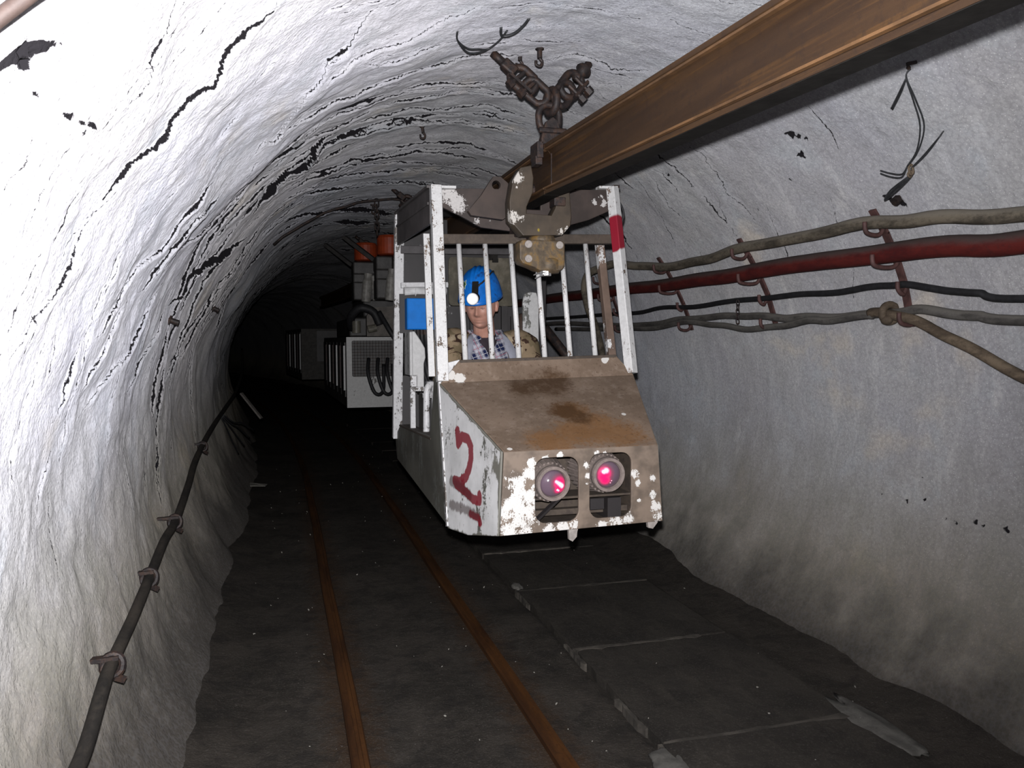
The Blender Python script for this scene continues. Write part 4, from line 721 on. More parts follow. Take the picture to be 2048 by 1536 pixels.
P('rear_post', lambda bm: bar(bm, (1.66, 5.10, .88), (1.645, 4.98, 2.38), .05, .05, (0, 1, 0)), DARKPAINT, cab, bevel=.004)
P('rear_crossbar', lambda bm: bar(bm, (.72, 4.98, 1.915), (1.12, 4.98, 1.925), .04, .034), WHITE, cab, bevel=.003)
P('rear_crossbar', lambda bm: bar(bm, (.72, 4.99, 2.135), (1.65, 4.99, 2.15), .04, .05), DROOF, cab, bevel=.003)
P('rear_panel', lambda bm: (bx(bm, (.73, 5.0, 1.93), (1.02, 5.012, 2.33)), bx(bm, (.93, 5.03, 1.40), (1.47, 5.042, 2.215))), DARKPAINT, cab)
P('rear_tube', lambda bm: (cyl(bm, (.735, 4.95, 1.875), (1.0, 4.97, 1.885), .028, 16), cyl(bm, (.80, 4.945, 1.875), (.806, 4.945, 1.875), .03, 16)), plain('pale_tube', (.62, .62, .62), .15, .4), cab, smooth=False)
HEADP = plain('mossy_plate', (.062, .054, .036), .4, .7, 9, 0, .3, dirt=(.115, .10, .075), dcov=.57)
P('headrest_plate', lambda bm: plate2d(rrect(.985, 1.785, 1.405, 2.08, .025), [], .012, 4.80), HEADP, cab, bevel=.003)
P('latch', lambda bm: (bx(bm, (1.24, 4.785, 2.065), (1.29, 4.80, 2.10)), bx(bm, (1.255, 4.77, 2.05), (1.29, 4.785, 2.075))), DULLBLACK, cab)
P('headrest_arm', lambda bm: (bx(bm, (1.12, 4.81, 1.3), (1.16, 4.83, 1.80)), bx(bm, (1.32, 4.81, 1.3), (1.36, 4.83, 1.80)), bx(bm, (1.37, 4.77, 1.62), (1.40, 4.79, 1.72))), DARKPAINT, cab)
BLUE = plain('blue_plastic', (.003, .175, .62), .08, .55, 20, 0, .05, spec=.2)
jb = P('junction_box', lambda bm: (bx(bm, (.735, 4.84, 1.64), (.905, 4.93, 1.83)),), BLUE, cab, bevel=.004, label='bright blue control box')
P('screw', lambda bm: [cyl(bm, (x, 4.838, z), (x, 4.834, z), .006, 8) for x in (.750, .89) for z in (1.653, 1.817)], DULLBLACK, jb)
P('box_lid', lambda bm: bx(bm, (.738, 4.832, 1.643), (.902, 4.841, 1.827)), BLUE, jb, bevel=.003)
P('box_bracket', lambda bm: (bx(bm, (.705, 4.935, 1.62), (.92, 4.95, 1.86)),), DARKPAINT, cab)
SHW = chipped('seat_guard_white', (.58, .58, .58), (.11, .11, .10), .55, 9, .5)
P('seat_guard', lambda bm: (prism(bm, [(.712, 4.62, 1.625), (.745, 4.62, 1.628), (.78, 4.62, 1.575), (.805, 4.62, 1.53), (.808, 4.62, 1.475), (.798, 4.62, 1.44), (.798, 4.62, 1.30), (.757, 4.62, 1.30), (.757, 4.62, 1.37), (.716, 4.62, 1.37)], (0, .03, 0)), bx(bm, (.712, 4.60, 1.37), (.730, 4.80, 1.625))), SHW, cab, bevel=.006)
P('seat_guard', lambda bm: prism(bm, [(1.455, 4.80, 1.50), (1.455, 4.80, 1.82), (1.47, 4.80, 1.865), (1.50, 4.80, 1.875), (1.545, 4.80, 1.87), (1.56, 4.80, 1.82), (1.56, 4.80, 1.45)], (0, .02, 0)), SHW, cab, bevel=.005)
P('guard_mount', lambda bm: (bx(bm, (.715, 4.60, 1.28), (.80, 4.63, 1.305)), bx(bm, (.715, 4.61, 1.06), (.745, 4.64, 1.28)), bx(bm, (.72, 4.63, 1.305), (.756, 4.66, 1.37)), bx(bm, (.83, 4.70, 1.24), (.90, 4.76, 1.33)), bx(bm, (.80, 4.72, 1.23), (.95, 4.8, 1.26))), WHITE, cab, bevel=.003)
P('dark_strut', lambda bm: (bar(bm, (.765, 4.55, 1.06), (.765, 4.55, 1.27), .02, .02), bar(bm, (.80, 4.80, 1.25), (.90, 4.86, 1.65), .022, .022), bar(bm, (.81, 4.78, 1.33), (.93, 4.86, 1.44), .018, .018)), DULLBLACK, cab)
P('grab_tube', lambda bm: tube(bm, [(.752, 4.30, 1.055), (.755, 4.30, 1.25), (.762, 4.305, 1.315), (.785, 4.32, 1.335), (.806, 4.34, 1.31), (.812, 4.36, 1.24), (.818, 4.38, 1.14), (.835, 4.40, 1.06), (.86, 4.42, 1.03)], .0185, 12, sm=5), WHITE, cab, smooth=True)
P('grip', lambda bm: (tube(bm, [(.80, 4.42, 1.335), (.822, 4.42, 1.30), (.826, 4.42, 1.25)], .017, 10, sm=4), tube(bm, [(.86, 4.43, 1.33), (.835, 4.43, 1.30), (.83, 4.43, 1.26)], .017, 10, sm=4)), plain('rust_grip', (.10, .055, .035), .3, .7), cab, smooth=True)
for k in range(5):
    P('control_hose', lambda bm: tube(bm, [(.79+.022*k, 4.89, 1.645), (.79+.022*k, 4.88, 1.56), (.80+.018*k, 4.84-.03*k, 1.42), (.84+.02*k, 4.74, 1.28-.02*k)], .0095 if k % 2 else .013, 8, sm=5), HBLACK, cab, smooth=True)
P('cable_gland', lambda bm: [cyl(bm, (.79+.022*k, 4.89, 1.61), (.79+.022*k, 4.89, 1.645), .013, 8) for k in range(5)], DSTEEL, cab)
SEATM = plain('worn_seat_vinyl', (.030, .030, .032), .3, .6, 16)
P('seat_cushion', lambda bm: bx(bm, (.92, 4.32, 1.00), (1.40, 4.76, 1.10)), SEATM, cab, bevel=.03)
P('seat_back', lambda bm: bx(bm, (.94, 4.72, 1.08), (1.40, 4.79, 1.62)), SEATM, cab, bevel=.03)
P('seat_pedestal', lambda bm: bx(bm, (1.02, 4.42, .832), (1.30, 4.70, 1.0)), DARKPAINT, cab, bevel=.01)
P('blue_can', lambda bm: lathe(bm, (.79, 4.45, .835), (0, 0, 1), [(.035, 0), (.04, .01), (.04, .17), (.02, .2), (.02, .22)], 16), BLUE, cab, smooth=True)
P('roof_cable', lambda bm: tube(bm, [(1.655, 3.83, 2.355), (1.66, 3.82, 2.345), (1.664, 3.82, 2.30), (1.70, 3.83, 2.24), (1.705, 3.84, 2.20), (1.685, 3.84, 2.15), (1.672, 3.84, 2.08)], .0055, 8, sm=5), HBLACK, cab, smooth=True)
P('cable_gland', lambda bm: (bx(bm, (1.645, 3.815, 2.345), (1.675, 3.845, 2.362)), cyl(bm, (1.662, 3.83, 2.31), (1.660, 3.83, 2.35), .010, 8)), DSTEEL, cab)
# coupling behind the cabin
cp = thing('coupling_rod', 'dark coupling rod and rusty joint behind the right half of the cabin', 'coupling', (1.70, 5.6, 1.6))
P('joint_disc', lambda bm: lathe(bm, (1.66, 5.45, 1.645), (.1, -1, 0), [(.11, -.05), (.12, 0), (.11, .03), (.06, .05), (.02, .06)], 20), plain('rusty_joint', (.075, .045, .033), .4, .7), cp, smooth=True)
P('rod', lambda bm: (tube(bm, [(1.80, 5.4, 1.66), (1.98, 5.35, 1.42), (2.02, 5.3, 1.30)], .032, 10),), DSTEEL, cp, smooth=True)
P('hose', lambda bm: (tube(bm, [(1.5, 5.4, 1.56), (1.60, 5.4, 1.47), (1.72, 5.4, 1.50), (1.80, 5.4, 1.58)], .016, 8, sm=5), tube(bm, [(1.56, 5.5, 1.40), (1.66, 5.5, 1.48), (1.78, 5.5, 1.44), (1.9, 5.6, 1.3)], .02, 8, sm=5), tube(bm, [(1.52, 5.3, 1.45), (1.62, 5.3, 1.42), (1.78, 5.32, 1.30)], .018, 8, sm=5)), HBLACK, cp, smooth=True)
# ------------------------------------------------------------------ the driver
def skin_mat():
    t = NT('skin'); a = t.noise(14, 4); b = t.noise(70, 3)
    col = t.mix(t.step(a, .3, .7), (.43, .215, .16), (.52, .285, .22))
    for (L, c, k) in HEADMARKS: col = t.mix(t.mul(t.step(t.add(t.blobs(L), t.mul(t.add(b, -.5), .5)), .25, .8), k), col, c)
    t.put(t.b.inputs['Subsurface Weight'], .08); t.b.inputs['Subsurface Radius'].default_value = (.01, .004, .002)
    return t.out(col, .5, 0., t.bump(b, .15, .001), spec=.4)
per = thing('person', 'seated man in blue miner helmet, plaid shirt and camouflage jacket looking down', 'person', (1.14, 4.5, 1.10))
PR = V(1.14, 4.5, 1.10)
HC = V(1.096, 4.44, 1.775)                                   # middle of the skull
HQ = Euler((math.radians(25), 0, math.radians(-24)), 'XYZ').to_matrix()   # face along -Y, turned and bowed
HQ = Matrix.Rotation(math.radians(-27), 3, 'Z') @ Matrix.Rotation(math.radians(13), 3, 'X')
def hp(x, y, z): return HC + HQ @ Vector((x, y, z))
def hpl(x, y, z, r): p = hp(x, y, z)-PR; return (p.x, p.y, p.z, r)
HEADMARKS = [([hpl(-.032, -.095, .022, .011), hpl(-.022, -.098, .023, .010), hpl(-.044, -.088, .020, .010), hpl(.032, -.095, .022, .011), hpl(.022, -.098, .023, .010), hpl(.044, -.088, .020, .010)], (.085, .05, .035), .8),
             ([hpl(-.032, -.092, -.002, .009), hpl(-.041, -.087, -.002, .007), hpl(-.024, -.093, -.002, .006), hpl(.032, -.092, -.002, .009), hpl(.041, -.087, -.002, .007), hpl(.024, -.093, -.002, .006)], (.10, .05, .04), .75),
             ([hpl(x, -.108+abs(x)*.35, -.075, .0065) for x in (-.026, -.018, -.009, 0, .009, .018, .026)], (.22, .07, .06), .85),
             ([hpl(0, -.10, -.108, .026), hpl(.035, -.08, -.095, .024), hpl(-.035, -.08, -.095, .024), hpl(.058, -.04, -.08, .02), hpl(-.058, -.04, -.08, .02), hpl(0, -.11, -.060, .010), hpl(.018, -.105, -.060, .009), hpl(-.018, -.105, -.060, .009)], (.34, .20, .165), .45)]
SKIN = skin_mat()
def head(bm):
    n, m = 72, 56; R = []
    g = lambda x, y, cx, cy, sx, sy: math.exp(-((x-cx)/sx)**2-((y-cy)/sy)**2)
    for j in range(1, m):
        v = math.pi*j/m; row = []
        for i in range(n):
            u = 2*math.pi*i/n; d = Vector((math.sin(v)*math.sin(u), -math.sin(v)*math.cos(u), math.cos(v)))
            x, y, z = d.x*.086, d.y*.102+.004, d.z*.134
            if z < 0:                                         # jaw: narrower and pulled forward towards the chin
                k = min(1, -z/.134); x *= 1-.17*k**1.8; y = y*(1-.20*k)-.022*k
            f = max(0, -d.y)                                  # facing the front
            if f > .15:
                w = min(1, (f-.15)/.35)
                X_, Z_ = x, z
                o = 0
                o += .024*g(X_, Z_, 0, -.036, .014, .014) + .016*g(X_, Z_, 0, -.016, .010, .020) + .008*g(X_, Z_, 0, .004, .010, .016)
                o += .007*(g(X_, Z_, .012, -.040, .007, .007)+g(X_, Z_, -.012, -.040, .007, .007))
                o -= .011*(g(X_, Z_, .032, .0, .017, .011)+g(X_, Z_, -.032, .0, .017, .011))
                o += .0065*(g(X_, Z_, .032, -.003, .011, .007)+g(X_, Z_, -.032, -.003, .011, .007))
                o += .006*(g(X_, Z_, .030, .020, .022, .008)+g(X_, Z_, -.030, .020, .022, .008))
                o += .006*(g(X_, Z_, .046, -.028, .018, .016)+g(X_, Z_, -.046, -.028, .018, .016))
                o += .007*g(X_, Z_, 0, -.068, .020, .0055)+.007*g(X_, Z_, 0, -.082, .017, .0065)-.005*g(X_, Z_, 0, -.075, .024, .0032)
                o -= .003*(g(X_, Z_, .028, -.056, .006, .016)+g(X_, Z_, -.028, -.056, .006, .016))
                o += .012*g(X_, Z_, 0, -.110, .024, .016)-.005*g(X_, Z_, 0, -.095, .02, .006)
                y -= o*w
            row.append(bm.verts.new(hp(x, y, z)))
        R.append(row)
    for A, B in zip(R, R[1:]):
        for i in range(n): bm.faces.new([A[i], A[(i+1) % n], B[(i+1) % n], B[i]])
    bm.faces.new(R[0]); bm.faces.new(R[-1][::-1])
    for s in (-1, 1):                                         # ears
        ell(bm, hp(s*.087, .012, -.012), (.012, .019, .032), 14, 10, HQ @ Matrix.Rotation(s*.45, 3, 'Z') @ Matrix.Rotation(-.2, 3, 'X'))
        ell(bm, hp(s*.094, .020, -.004), (.007, .014, .024), 12, 8, HQ @ Matrix.Rotation(s*.5, 3, 'Z'))
def capsule(bm, p, q, r0, r1):
    p, q = Vector(p), Vector(q); ell(bm, p, (r0,)*3, 18, 12); ell(bm, q, (r1,)*3, 18, 12)
    cyl(bm, p, q, r0*.985, 18, r1*.985)
SH = {-1: V(.945, 4.515, 1.545), 1: V(1.345, 4.515, 1.535)}
EL = {-1: V(.885, 4.36, 1.29), 1: V(1.395, 4.36, 1.28)}
WR = {-1: V(.985, 4.115, 1.245), 1: V(1.31, 4.105, 1.24)}
def hand(bm, wr, s):
    f = V(.12*-s, -1, .10).normalized(); side = V(s, .12, 0).normalized(); up = side.cross(f)*-1
    if up.z < 0: up = -up
    pc = wr+f*.055
    ell(bm, pc, (.040, .050, .020), 14, 10); ell(bm, wr+f*.015, (.030, .035, .024), 14, 10)
    for k, (off, ln) in enumerate(((-.030, .058), (-.010, .072), (.011, .078), (.030, .068))):
        b = pc+f*.035+side*(-s*off if s < 0 else off)
        b = pc+f*.033+side*(off*s*-1)
        P1 = b+f*ln*.45-up*.004; P2 = P1+f*ln*.20-up*ln*.30; P3 = P2-f*ln*.10-up*ln*.28
        for A, B, r0, r1 in ((b, P1, .0105, .0098), (P1, P2, .0098, .0090), (P2, P3, .0090, .0080)): capsule(bm, A, B, r0, r1)
    b = pc-side*s*.030-f*.012; P1 = b-side*s*.026+f*.026-up*.006; P2 = P1+f*.026+side*s*.006-up*.014
    capsule(bm, b, P1, .0135, .0115); capsule(bm, P1, P2, .0115, .0095)
def body(bm):
    head(bm)
    nb = V(1.145, 4.545, 1.575)
    capsule(bm, nb, hp(0, .035, -.065), .066, .060); capsule(bm, nb, nb+V(0, 0, -.08), .068, .075)
    ell(bm, (1.145, 4.55, 1.40), (.165, .100, .15)); ell(bm, (1.145, 4.55, 1.25), (.155, .11, .17)); ell(bm, (1.145, 4.54, 1.15), (.175, .13, .12))
    for s in (-1, 1):
        capsule(bm, V(1.145+s*.10, 4.55, 1.49), SH[s]-V(0, 0, .01), .05, .058); capsule(bm, SH[s], EL[s], .054, .042); capsule(bm, EL[s], WR[s], .042, .028); hand(bm, WR[s], s)
        hip = V(1.145+s*.10, 4.50, 1.155); kn = V(1.145+s*.13, 4.07, 1.19); an = V(1.145+s*.12, 3.90, .885)
        capsule(bm, hip, kn, .085, .06); capsule(bm, kn, an, .058, .040)
def remesh(o, vs, sm=4):
    r = o.modifiers.new('remesh', 'REMESH'); r.mode = 'VOXEL'; r.voxel_size = vs; r.use_smooth_shade = True
    if sm: q = o.modifiers.new('smooth', 'SMOOTH'); q.factor = .5; q.iterations = sm
bo = P('body', body, SKIN, per, smooth=True); remesh(bo, .0036, 3)
def camo_mat():
    t = NT('camouflage_cloth'); a = t.noise(9, 3, .55, dist=.6); b = t.noise(11, 3, .55, t.scale(t.pos(), (1, 1, 1.3)), .8); c = t.noise(5.5, 2, .5); f = t.noise(120, 2)
    col = t.mix(t.step(a, .50, .53), (.26, .195, .125), (.18, .14, .085)); col = t.mix(t.step(c, .58, .61), col, (.36, .29, .20))
    col = t.mix(t.step(b, .565, .58), col, (.050, .028, .020))
    return t.out(col, .9, 0., t.bump(t.add(t.noise(7, 4), t.mul(f, .15)), .5, .015), spec=.15)
CAMO = camo_mat(); LINING = plain('pale_jacket_lining', (.30, .31, .37), .15, .85, 10)
def plaid_mat():
    t = NT('plaid_shirt'); v = t.n('ShaderNodeVectorRotate', rotation_type='Y_AXIS'); t.put(v.inputs['Vector'], t.pos()); v.inputs['Angle'].default_value = .35
    x, y, z = t.sep(v.outputs[0])
    def band(c, per_, w, ph=0.):
        q = t.math('FRACT', t.add(t.mul(c, 1/per_), ph)); return t.step(t.math('ABSOLUTE', t.add(q, -.5)), w/per_, w/per_*.8)
    navy = t.add(t.mul(band(x, .085, .021), .6), t.mul(band(z, .085, .021), .5))
    col = t.mix(navy, (.40, .40, .47), (.012, .018, .065))
    wl = t.math('MAXIMUM', t.math('MAXIMUM', band(x, .0283, .0014), band(z, .0283, .0014)), 0.)
    rl = t.mul(t.math('MAXIMUM', band(x, .085, .0022, .5), band(z, .085, .0022, .5)), .7)
    col = t.mix(t.mul(wl, .8), col, (.62, .62, .66)); col = t.mix(t.mul(rl, .85), col, (.36, .03, .06))
    return t.out(col, .85, 0., t.bump(t.noise(9, 4), .4, .012), spec=.15)
PLAID = plaid_mat(); TEE = plain('dark_tshirt', (.030, .020, .028), .3, .9)
tee = P('tshirt', lambda bm: (capsule(bm, (1.143, 4.545, 1.565), (1.143, 4.55, 1.46), .080, .088), ell(bm, (1.145, 4.55, 1.42), (.155, .092, .14))), TEE, per, smooth=True); remesh(tee, .008, 5)
def collar_pt(a, rad, z):                                     # ring round the neck
    return V(1.145+rad*1.05*math.sin(a), 4.535-rad*math.cos(a), z)
def shirt(bm):
    R = []                                                    # open-fronted shell of the torso
    for k in range(15):
        f = k/14; z = 1.12+f*.475; wx = .182-.010*f if f < .75 else .175-.10*((f-.75)/.25)**1.6; wy = .132 if f < .7 else .132-.050*((f-.7)/.3)**1.4
        op = .02+.85*max(0, (f-.84)/.16)
        row = []
        for i in range(41):
            a = op+(2*math.pi-2*op)*i/40
            row.append(bm.verts.new((1.145+wx*math.sin(a)*(1+.012*math.sin(a*9+z*30)), 4.545-wy*math.cos(a)*(1+.015*math.sin(a*7+z*40)), z)))
        R.append(row)
    for A, B in zip(R, R[1:]):
        for i in range(40): bm.faces.new([A[i], A[i+1], B[i+1], B[i]])
sh = P('shirt', shirt, PLAID, per, smooth=True); q = sh.modifiers.new('solid', 'SOLIDIFY'); q.thickness = .005; q = sh.modifiers.new('sub', 'SUBSURF'); q.levels = 1; q.render_levels = 1
def collar(bm):
    R = []
    for i in range(37):                                       # standing band folded down; the points hang at the front
        a = .50+(2*math.pi-1.0)*i/36; fr = abs(math.cos(a/2)) if True else 0
        pt = max(0, 1-min(i, 36-i)/5)
        R.append([bm.verts.new(collar_pt(a, .076, 1.59-.018*max(0, math.cos(a)))), bm.verts.new(collar_pt(a, .083, 1.645-.045*max(0, math.cos(a)))), bm.verts.new(collar_pt(a, .106, 1.632-.055*max(0, math.cos(a)))), bm.verts.new(collar_pt(a, .134+.014*pt, 1.575-.05*max(0, math.cos(a))-.045*pt))])
    for A, B in zip(R, R[1:]):
        for i in range(3): bm.faces.new([A[i], A[i+1], B[i+1], B[i]])
co_ = P('shirt_collar', collar, PLAID, per, smooth=True); q = co_.modifiers.new('solid', 'SOLIDIFY'); q.thickness = .004; q = co_.modifiers.new('sub', 'SUBSURF'); q.levels = 1
def jacket(bm):
    R = []
    for k in range(17):
        f = k/16; z = 1.11+f*.47
        wx = .218+.004*math.sin(f*9) if f < .72 else .218-.11*((f-.72)/.28)**1.7; wy = .165 if f < .66 else .165-.065*((f-.66)/.34)**1.5
        op = .34+.28*f+.30*max(0, f-.75)
        row = []
        for i in range(49):
            a = op+(2*math.pi-2*op)*i/48
            rr = 1+.018*math.sin(a*8+z*22)+.010*math.sin(a*15-z*45)
            row.append(bm.verts.new((1.145+wx*math.sin(a)*rr, 4.55-wy*math.cos(a)*rr, z)))
        R.append(row)
    for A, B in zip(R, R[1:]):
        for i in range(48): bm.faces.new([A[i], A[i+1], B[i+1], B[i]])
ja = P('jacket', jacket, CAMO, per, smooth=True); q = ja.modifiers.new('solid', 'SOLIDIFY'); q.thickness = .008; q = ja.modifiers.new('sub', 'SUBSURF'); q.levels = 1
for s in (-1, 1):
    def sleeve(bm):
        pts = smoothpath([V(1.145+s*.085, 4.545, 1.555), SH[s]+V(s*.012, 0, .008), SH[s].lerp(EL[s], .45)+V(s*.012, 0, 0), EL[s]+V(0, .012, 0), EL[s].lerp(WR[s], .5), WR[s].lerp(EL[s], .10)], 6)
        n = len(pts); rad = []
        for i in range(n):
            f = i/(n-1); rad.append((.060+.036*min(1, f/.22) if f < .22 else .096-.030*(f-.22)/.5 if f < .72 else .066-.016*(f-.72)/.28)*(1+.05*math.sin(i*1.9)+.03*math.sin(i*3.1)))
        tube(bm, pts, rad, 20)
    P('jacket_sleeve', sleeve, CAMO, ja, smooth=True)
    def lapel(bm):                                            # pale lining turned out along the opening
        R = []
        for k in range(13):
            f = k/12; z = 1.13+f*.44; op = .34+.28*f; wx = .222 if f < .74 else .222-.11*((f-.74)/.26)**1.7; wy = .170 if f < .68 else .170-.065*((f-.68)/.32)**1.5
            row = []
            for i in range(5):
                a = (op-.03+(.10+.30*f)*i/4)*s; rr = 1.02+.05*math.sin(math.pi*i/4)
                row.append(bm.verts.new((1.145+wx*math.sin(a)*rr, 4.55-wy*math.cos(a)*rr, z+.012*i*f)))
            R.append(row)
        for A, B in zip(R, R[1:]):
            for i in range(4): bm.faces.new([A[i], A[i+1], B[i+1], B[i]])
    lp = P('lapel', lapel, LINING, ja, smooth=True, label='pale grey lining folded outwards'); q = lp.modifiers.new('solid', 'SOLIDIFY'); q.thickness = .006
def trousers(bm):
    ell(bm, (1.145, 4.54, 1.155), (.19, .145, .10))
    for s in (-1, 1):
        hip = V(1.145+s*.10, 4.50, 1.165); kn = V(1.145+s*.13, 4.07, 1.20); an = V(1.145+s*.12, 3.91, .93)
        capsule(bm, hip, kn, .098, .074); capsule(bm, kn, an, .073, .058)
tw = P('trousers', trousers, CAMO, per, smooth=True); remesh(tw, .012, 4)
RUB = plain('black_boot', (.02, .02, .02), .3, .6)
for s in (-1, 1):
    def boot(bm):
        a = V(1.145+s*.12, 3.89, 0); ell(bm, a+V(0, -.085, .865), (.048, .10, .035)); capsule(bm, a+V(0, .01, .87), a+V(0, .015, .98), .05, .054); bx(bm, a+V(-.045, -.18, .832), a+V(.045, .05, .85))
    b_ = P('boot', boot, RUB, per, smooth=True); remesh(b_, .008, 2)
# helmet: ribbed blue shell, headlamp, cable band, sticker
HBL = plain('blue_helmet', (.005, .155, .60), .22, .36, 14, 0, .12, dirt=(.012, .06, .22), dcov=.58)
HEL = V(0, .006, .042)                                        # rim centre in head space
def shell(u, f):
    rx, ry, rz = .117, .138, .174
    fl = .010*(1-f)**6+.018*((1-f)**5)*max(0, -(-math.cos(u)))**2
    fr = max(0., math.cos(u)); a = f*math.pi/2
    cx_ = math.cos(a)**.82; cz_ = math.sin(a)**.92
    x = math.sin(u)*(rx*cx_+fl); y = -math.cos(u)*(ry*cx_+fl+.018*fr**2*(1-f)**4)
    z = rz*cz_-.014*fr*(1-f)**3
    rid = 0.
    for c in (0, -.026, .026): rid += .0065*math.exp(-((x-c)/.0065)**2)*min(1, max(0, (z-.055)/.04))
    return Vector((x*(1+rid*.4), y, z+rid))
def helmet(bm):
    n, m = 96, 22; R = []
    for j in range(m+1):
        R.append([bm.verts.new(HC+HQ @ (HEL+shell(2*math.pi*i/n, j/m*.985))) for i in range(n)])
    for A, B in zip(R, R[1:]):
        for i in range(n): bm.faces.new([A[i], A[(i+1) % n], B[(i+1) % n], B[i]])
    bm.faces.new(R[-1])
he = P('helmet', helmet, HBL, per, smooth=True, label='ribbed blue miner helmet'); q = he.modifiers.new('solid', 'SOLIDIFY'); q.thickness = .004; q.offset = -1
def onshell(u, f, off=0.):
    p = shell(u, f); d = (p-Vector((0, 0, .02))).normalized(); return HC+HQ @ (HEL+p+d*off)
P('cable_band', lambda bm: tube(bm, [onshell(u, .24+.36*max(0, math.sin(u))**1.0, .003) for u in np.linspace(.0, 2.9, 22)], .0048, 8), HBLACK, he, smooth=True)
lf = (HQ @ Vector((-.02, -1, .12))).normalized(); lc_ = onshell(.05, .12, .008)
P('headlamp', lambda bm: (lathe(bm, lc_-lf*.006, lf, [(.028, 0), (.030, .02), (.026, .035)], 20), bar(bm, onshell(.05, .40, .002), onshell(.05, .12, .006), .034, .014, lf)), DULLBLACK, he, smooth=False)
P('lamp_ring', lambda bm: lathe(bm, lc_+lf*.026-V(0, 0, .004), lf, [(.026, 0), (.031, .006), (.033, .022), (.030, .026), (.028, .024)], 24), plain('white_ring', (.75, .75, .75), .05, .4), he, smooth=True)
t = NT('lit_headlamp'); LIT = t.out((1, 1, .95), .3, 0., None, (1, .99, .93), 2.2)
P('lamp_lens', lambda bm: lathe(bm, lc_+lf*.049-V(0, 0, .004), lf, [(.0245, 0), (.0245, .002), (.013, .004), (.0, .005)], 24), LIT, he, smooth=True, label='lit white lens')
def emblem(k):
    star = [(-.020, .022), (-.006, .012), (.006, .028), (.010, .010), (.022, .004), (.012, -.008), (.020, -.026), (.004, -.018), (-.010, -.028), (-.012, -.010), (-.024, -.002)]
    u0, f0 = -.60, .34; c = onshell(u0, f0, .0015); e1 = (onshell(u0+.1, f0)-onshell(u0-.1, f0)).normalized(); e2 = (onshell(u0, f0+.06)-onshell(u0, f0-.06)).normalized(); nn = e1.cross(e2)
    if nn.dot(c-HC) < 0: nn = -nn
    return [c+e1*a*k*.8+e2*b*k for a, b in star], nn
def emb(k, lift):
    def f(bm): p, nn = emblem(k); prism(bm, [q_+nn*lift for q_ in p], nn*.0015)
    return f
P('emblem', emb(1.0, .001), plain('sticker_white', (.62, .70, .45), .1, .5), he); P('emblem', emb(.74, .0028), plain('sticker_green', (.02, .075, .03), .2, .5), he, label='jagged dark green sticker with a pale outline')

# ------------------------------------------------------------------ the rest of the train, dim behind the cabin
DBODY = plain('sooty_car_body', (.045, .042, .040), .4, .5, 8, 0, .3); PALEB = chipped('car_white', (.55, .55, .54), (.05, .045, .04), .62, 7, .5)
ORANGE = plain('orange_drum', (.30, .042, .010), .25, .55, 8)
def car(y0, y1, x0, x1, z0, z1, lab, name, first):
    b = BEND(y0); t_ = thing(name, lab, 'monorail car', (x0+b+.4, (y0+y1)/2, z0), 'cars of the monorail train'); s = lambda y: BEND(y)
    P('body', lambda bm: prism(bm, [(x0+b, y0, z0), (x1+b, y0, z0), (x1+b, y0, z1), (x0+b, y0, z1)], (s(y1)-b, y1-y0, 0)), DBODY, t_, bevel=.01)
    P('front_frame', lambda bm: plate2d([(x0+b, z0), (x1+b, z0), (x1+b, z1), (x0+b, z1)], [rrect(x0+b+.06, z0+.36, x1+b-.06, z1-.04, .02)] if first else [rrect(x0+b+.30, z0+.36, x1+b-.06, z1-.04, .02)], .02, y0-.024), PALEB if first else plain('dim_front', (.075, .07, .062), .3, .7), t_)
    if first:
        P('mesh_grille', lambda bm: ([bx(bm, (x0+b+.055+.035*i, y0-.012, z0+.35), (x0+b+.061+.035*i, y0-.008, z1-.03)) for i in range(23)], [bx(bm, (x0+b+.055, y0-.012, z0+.36+.035*i), (x1+b-.055, y0-.008, z0+.366+.035*i)) for i in range(13)]), DSTEEL, t_)
        P('hose_loop', lambda bm: [tube(bm, [(x0+b+.25+.11*k, y0-.05, z1-.25), (x0+b+.23+.11*k, y0-.16, z0+.40), (x0+b+.30+.11*k, y0-.20, z0+.18), (x0+b+.40+.11*k, y0-.16, z0+.20), (x0+b+.42+.11*k, y0-.05, z0+.5)], .022, 8, sm=5) for k in range(4)], HBLACK, t_, smooth=True)
    n = 6
    for k in range(n):
        ya = y0+.06+(y1-y0-.12)*k/n; yb = ya+(y1-y0-.12)/n-.05
        P('side_door', lambda bm: prism(bm, [(x0+s(ya)-.001, ya, z0+.12), (x0+s(yb)-.001, yb, z0+.12), (x0+s(yb)-.001, yb, z1-.06), (x0+s(ya)-.001, ya, z1-.06)], (-.016, 0, 0)), DBODY, t_, bevel=.004)
        P('door_edge', lambda bm: bar(bm, (x0+s(ya)-.02, ya, z0+.2), (x0+s(ya)-.02, ya, z1-.1), .02, .012, (0, 1, 0)), PALEB if k % 2 == 0 else DSTEEL, t_)
    return t_
car(9.45, 12.6, .735, 1.62, .79, 1.61, 'dark monorail car with mesh grille front and hose loops behind the cabin', 'monorail_car', True)
car(16.5, 19.5, .735, 1.55, .79, 1.80, 'farthest monorail car, only its dim pale front showing', 'monorail_car', False)
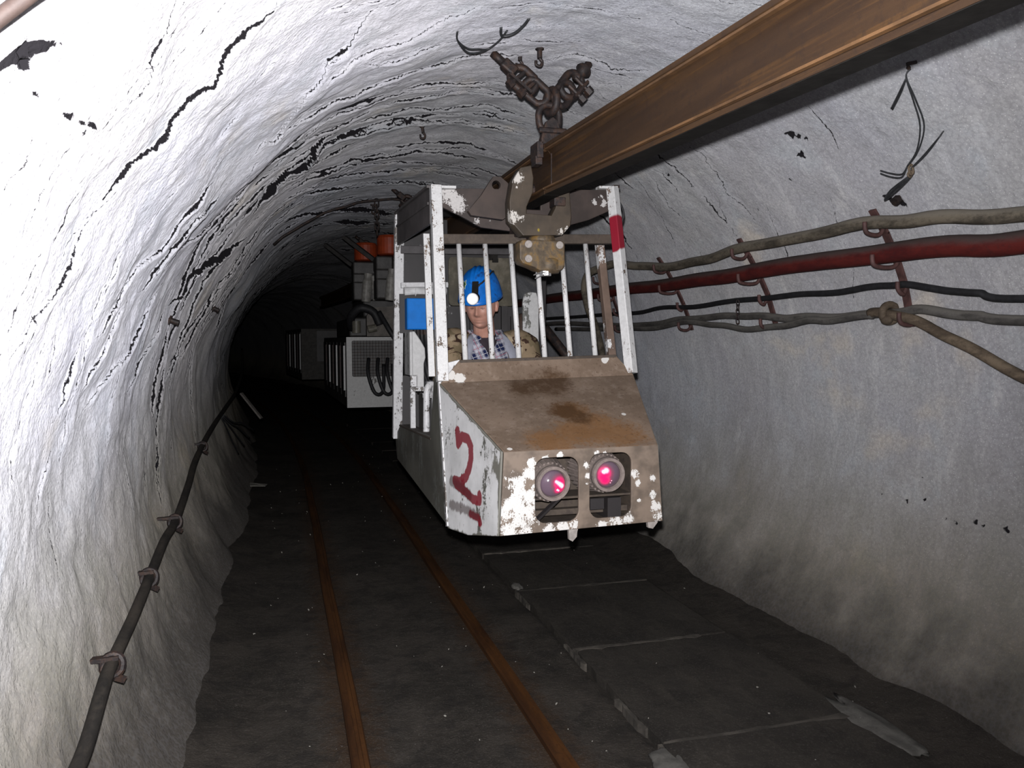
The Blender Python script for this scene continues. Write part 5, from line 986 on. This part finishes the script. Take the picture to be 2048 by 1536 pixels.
for y, x, lab in ((8.6, 1.13, 'orange drive drum just left of the cabin roof'), (9.6, .98, 'second orange drive drum, dimmer and lower beside the first')):
    t_ = thing('drive_unit', lab, 'drive unit', (x, y, 2.3), 'drive units under the far beam'); zb = 2.41 if y < 9 else 2.44
    P('drum', lambda bm: lathe(bm, (x, y, zb+.06), (0, 0, 1), [(.10, 0), (.135, .012), (.135, .18), (.12, .21), (.05, .22)], 24), ORANGE, t_, smooth=False, bevel=.006, label='orange drum')
    P('gearbox', lambda bm: (bx(bm, (x-.16, y-.12, zb-.10), (BX+BEND(y)-.055, y+.16, zb+.045)), bx(bm, (x-.16, y-.12, zb-.40), (x+.25, y+.15, zb-.19)), bx(bm, (x-.16, y-.10, zb-.2), (BX+BEND(y)-.06, y+.1, zb-.09))), DBODY, t_, bevel=.015)
    P('cylinder', lambda bm: (lathe(bm, (x-.02, y-.12, zb-.42), (.1, 0, 1), [(.05, 0), (.058, .04), (.058, .24), (.045, .28), (.05, .33)], 16), cyl(bm, (x+.10, y-.1, zb-.40), (x+.07, y-.1, zb-.12), .04, 12)), plain('pale_cylinder', (.26, .25, .23), .3, .5), t_, smooth=False)
    P('swing_arm', lambda bm: bar(bm, (x-.15, y+.1, zb+.02), (x-.45, y+.3, zb+.28), .06, .04), DBODY, t_)
t_ = thing('engine_block', 'dark engine machinery on top of the grille fronted car', 'engine', (1.15, 10.4, 1.62))
P('block', lambda bm: (bx(bm, (.80, 9.9, 1.615), (1.55, 12.2, 1.85)), bx(bm, (.95, 9.7, 1.85), (1.4, 11.2, 2.08))), DBODY, t_, bevel=.02)
P('radiator_cover', lambda bm: prism(bm, [(.98, 9.6, 1.62), (1.35, 9.6, 1.62), (1.35, 9.6, 1.98), (1.05, 9.6, 1.96), (.98, 9.6, 1.86)], (0, .12, 0)), plain('dim_cover', (.12, .105, .09), .3, .6), t_)
P('air_pipe', lambda bm: (tube(bm, [(.82, 9.8, 1.72), (.80, 9.6, 1.85), (.90, 9.5, 1.95), (1.05, 9.5, 1.9), (1.12, 9.5, 1.75)], .05, 10, sm=5), tube(bm, [(1.1, 9.4, 1.9), (1.2, 9.3, 1.7), (1.3, 9.3, 1.5), (1.28, 9.35, 1.2)], .03, 10, sm=5)), HBLACK, t_, smooth=True)
P('canister', lambda bm: (cyl(bm, (.86, 9.62, 1.66), (.86, 9.62, 1.80), .05, 14), cyl(bm, (.98, 9.5, 1.70), (1.08, 9.5, 1.72), .045, 14)), plain('dim_canister', (.16, .15, .12), .3, .5), t_)
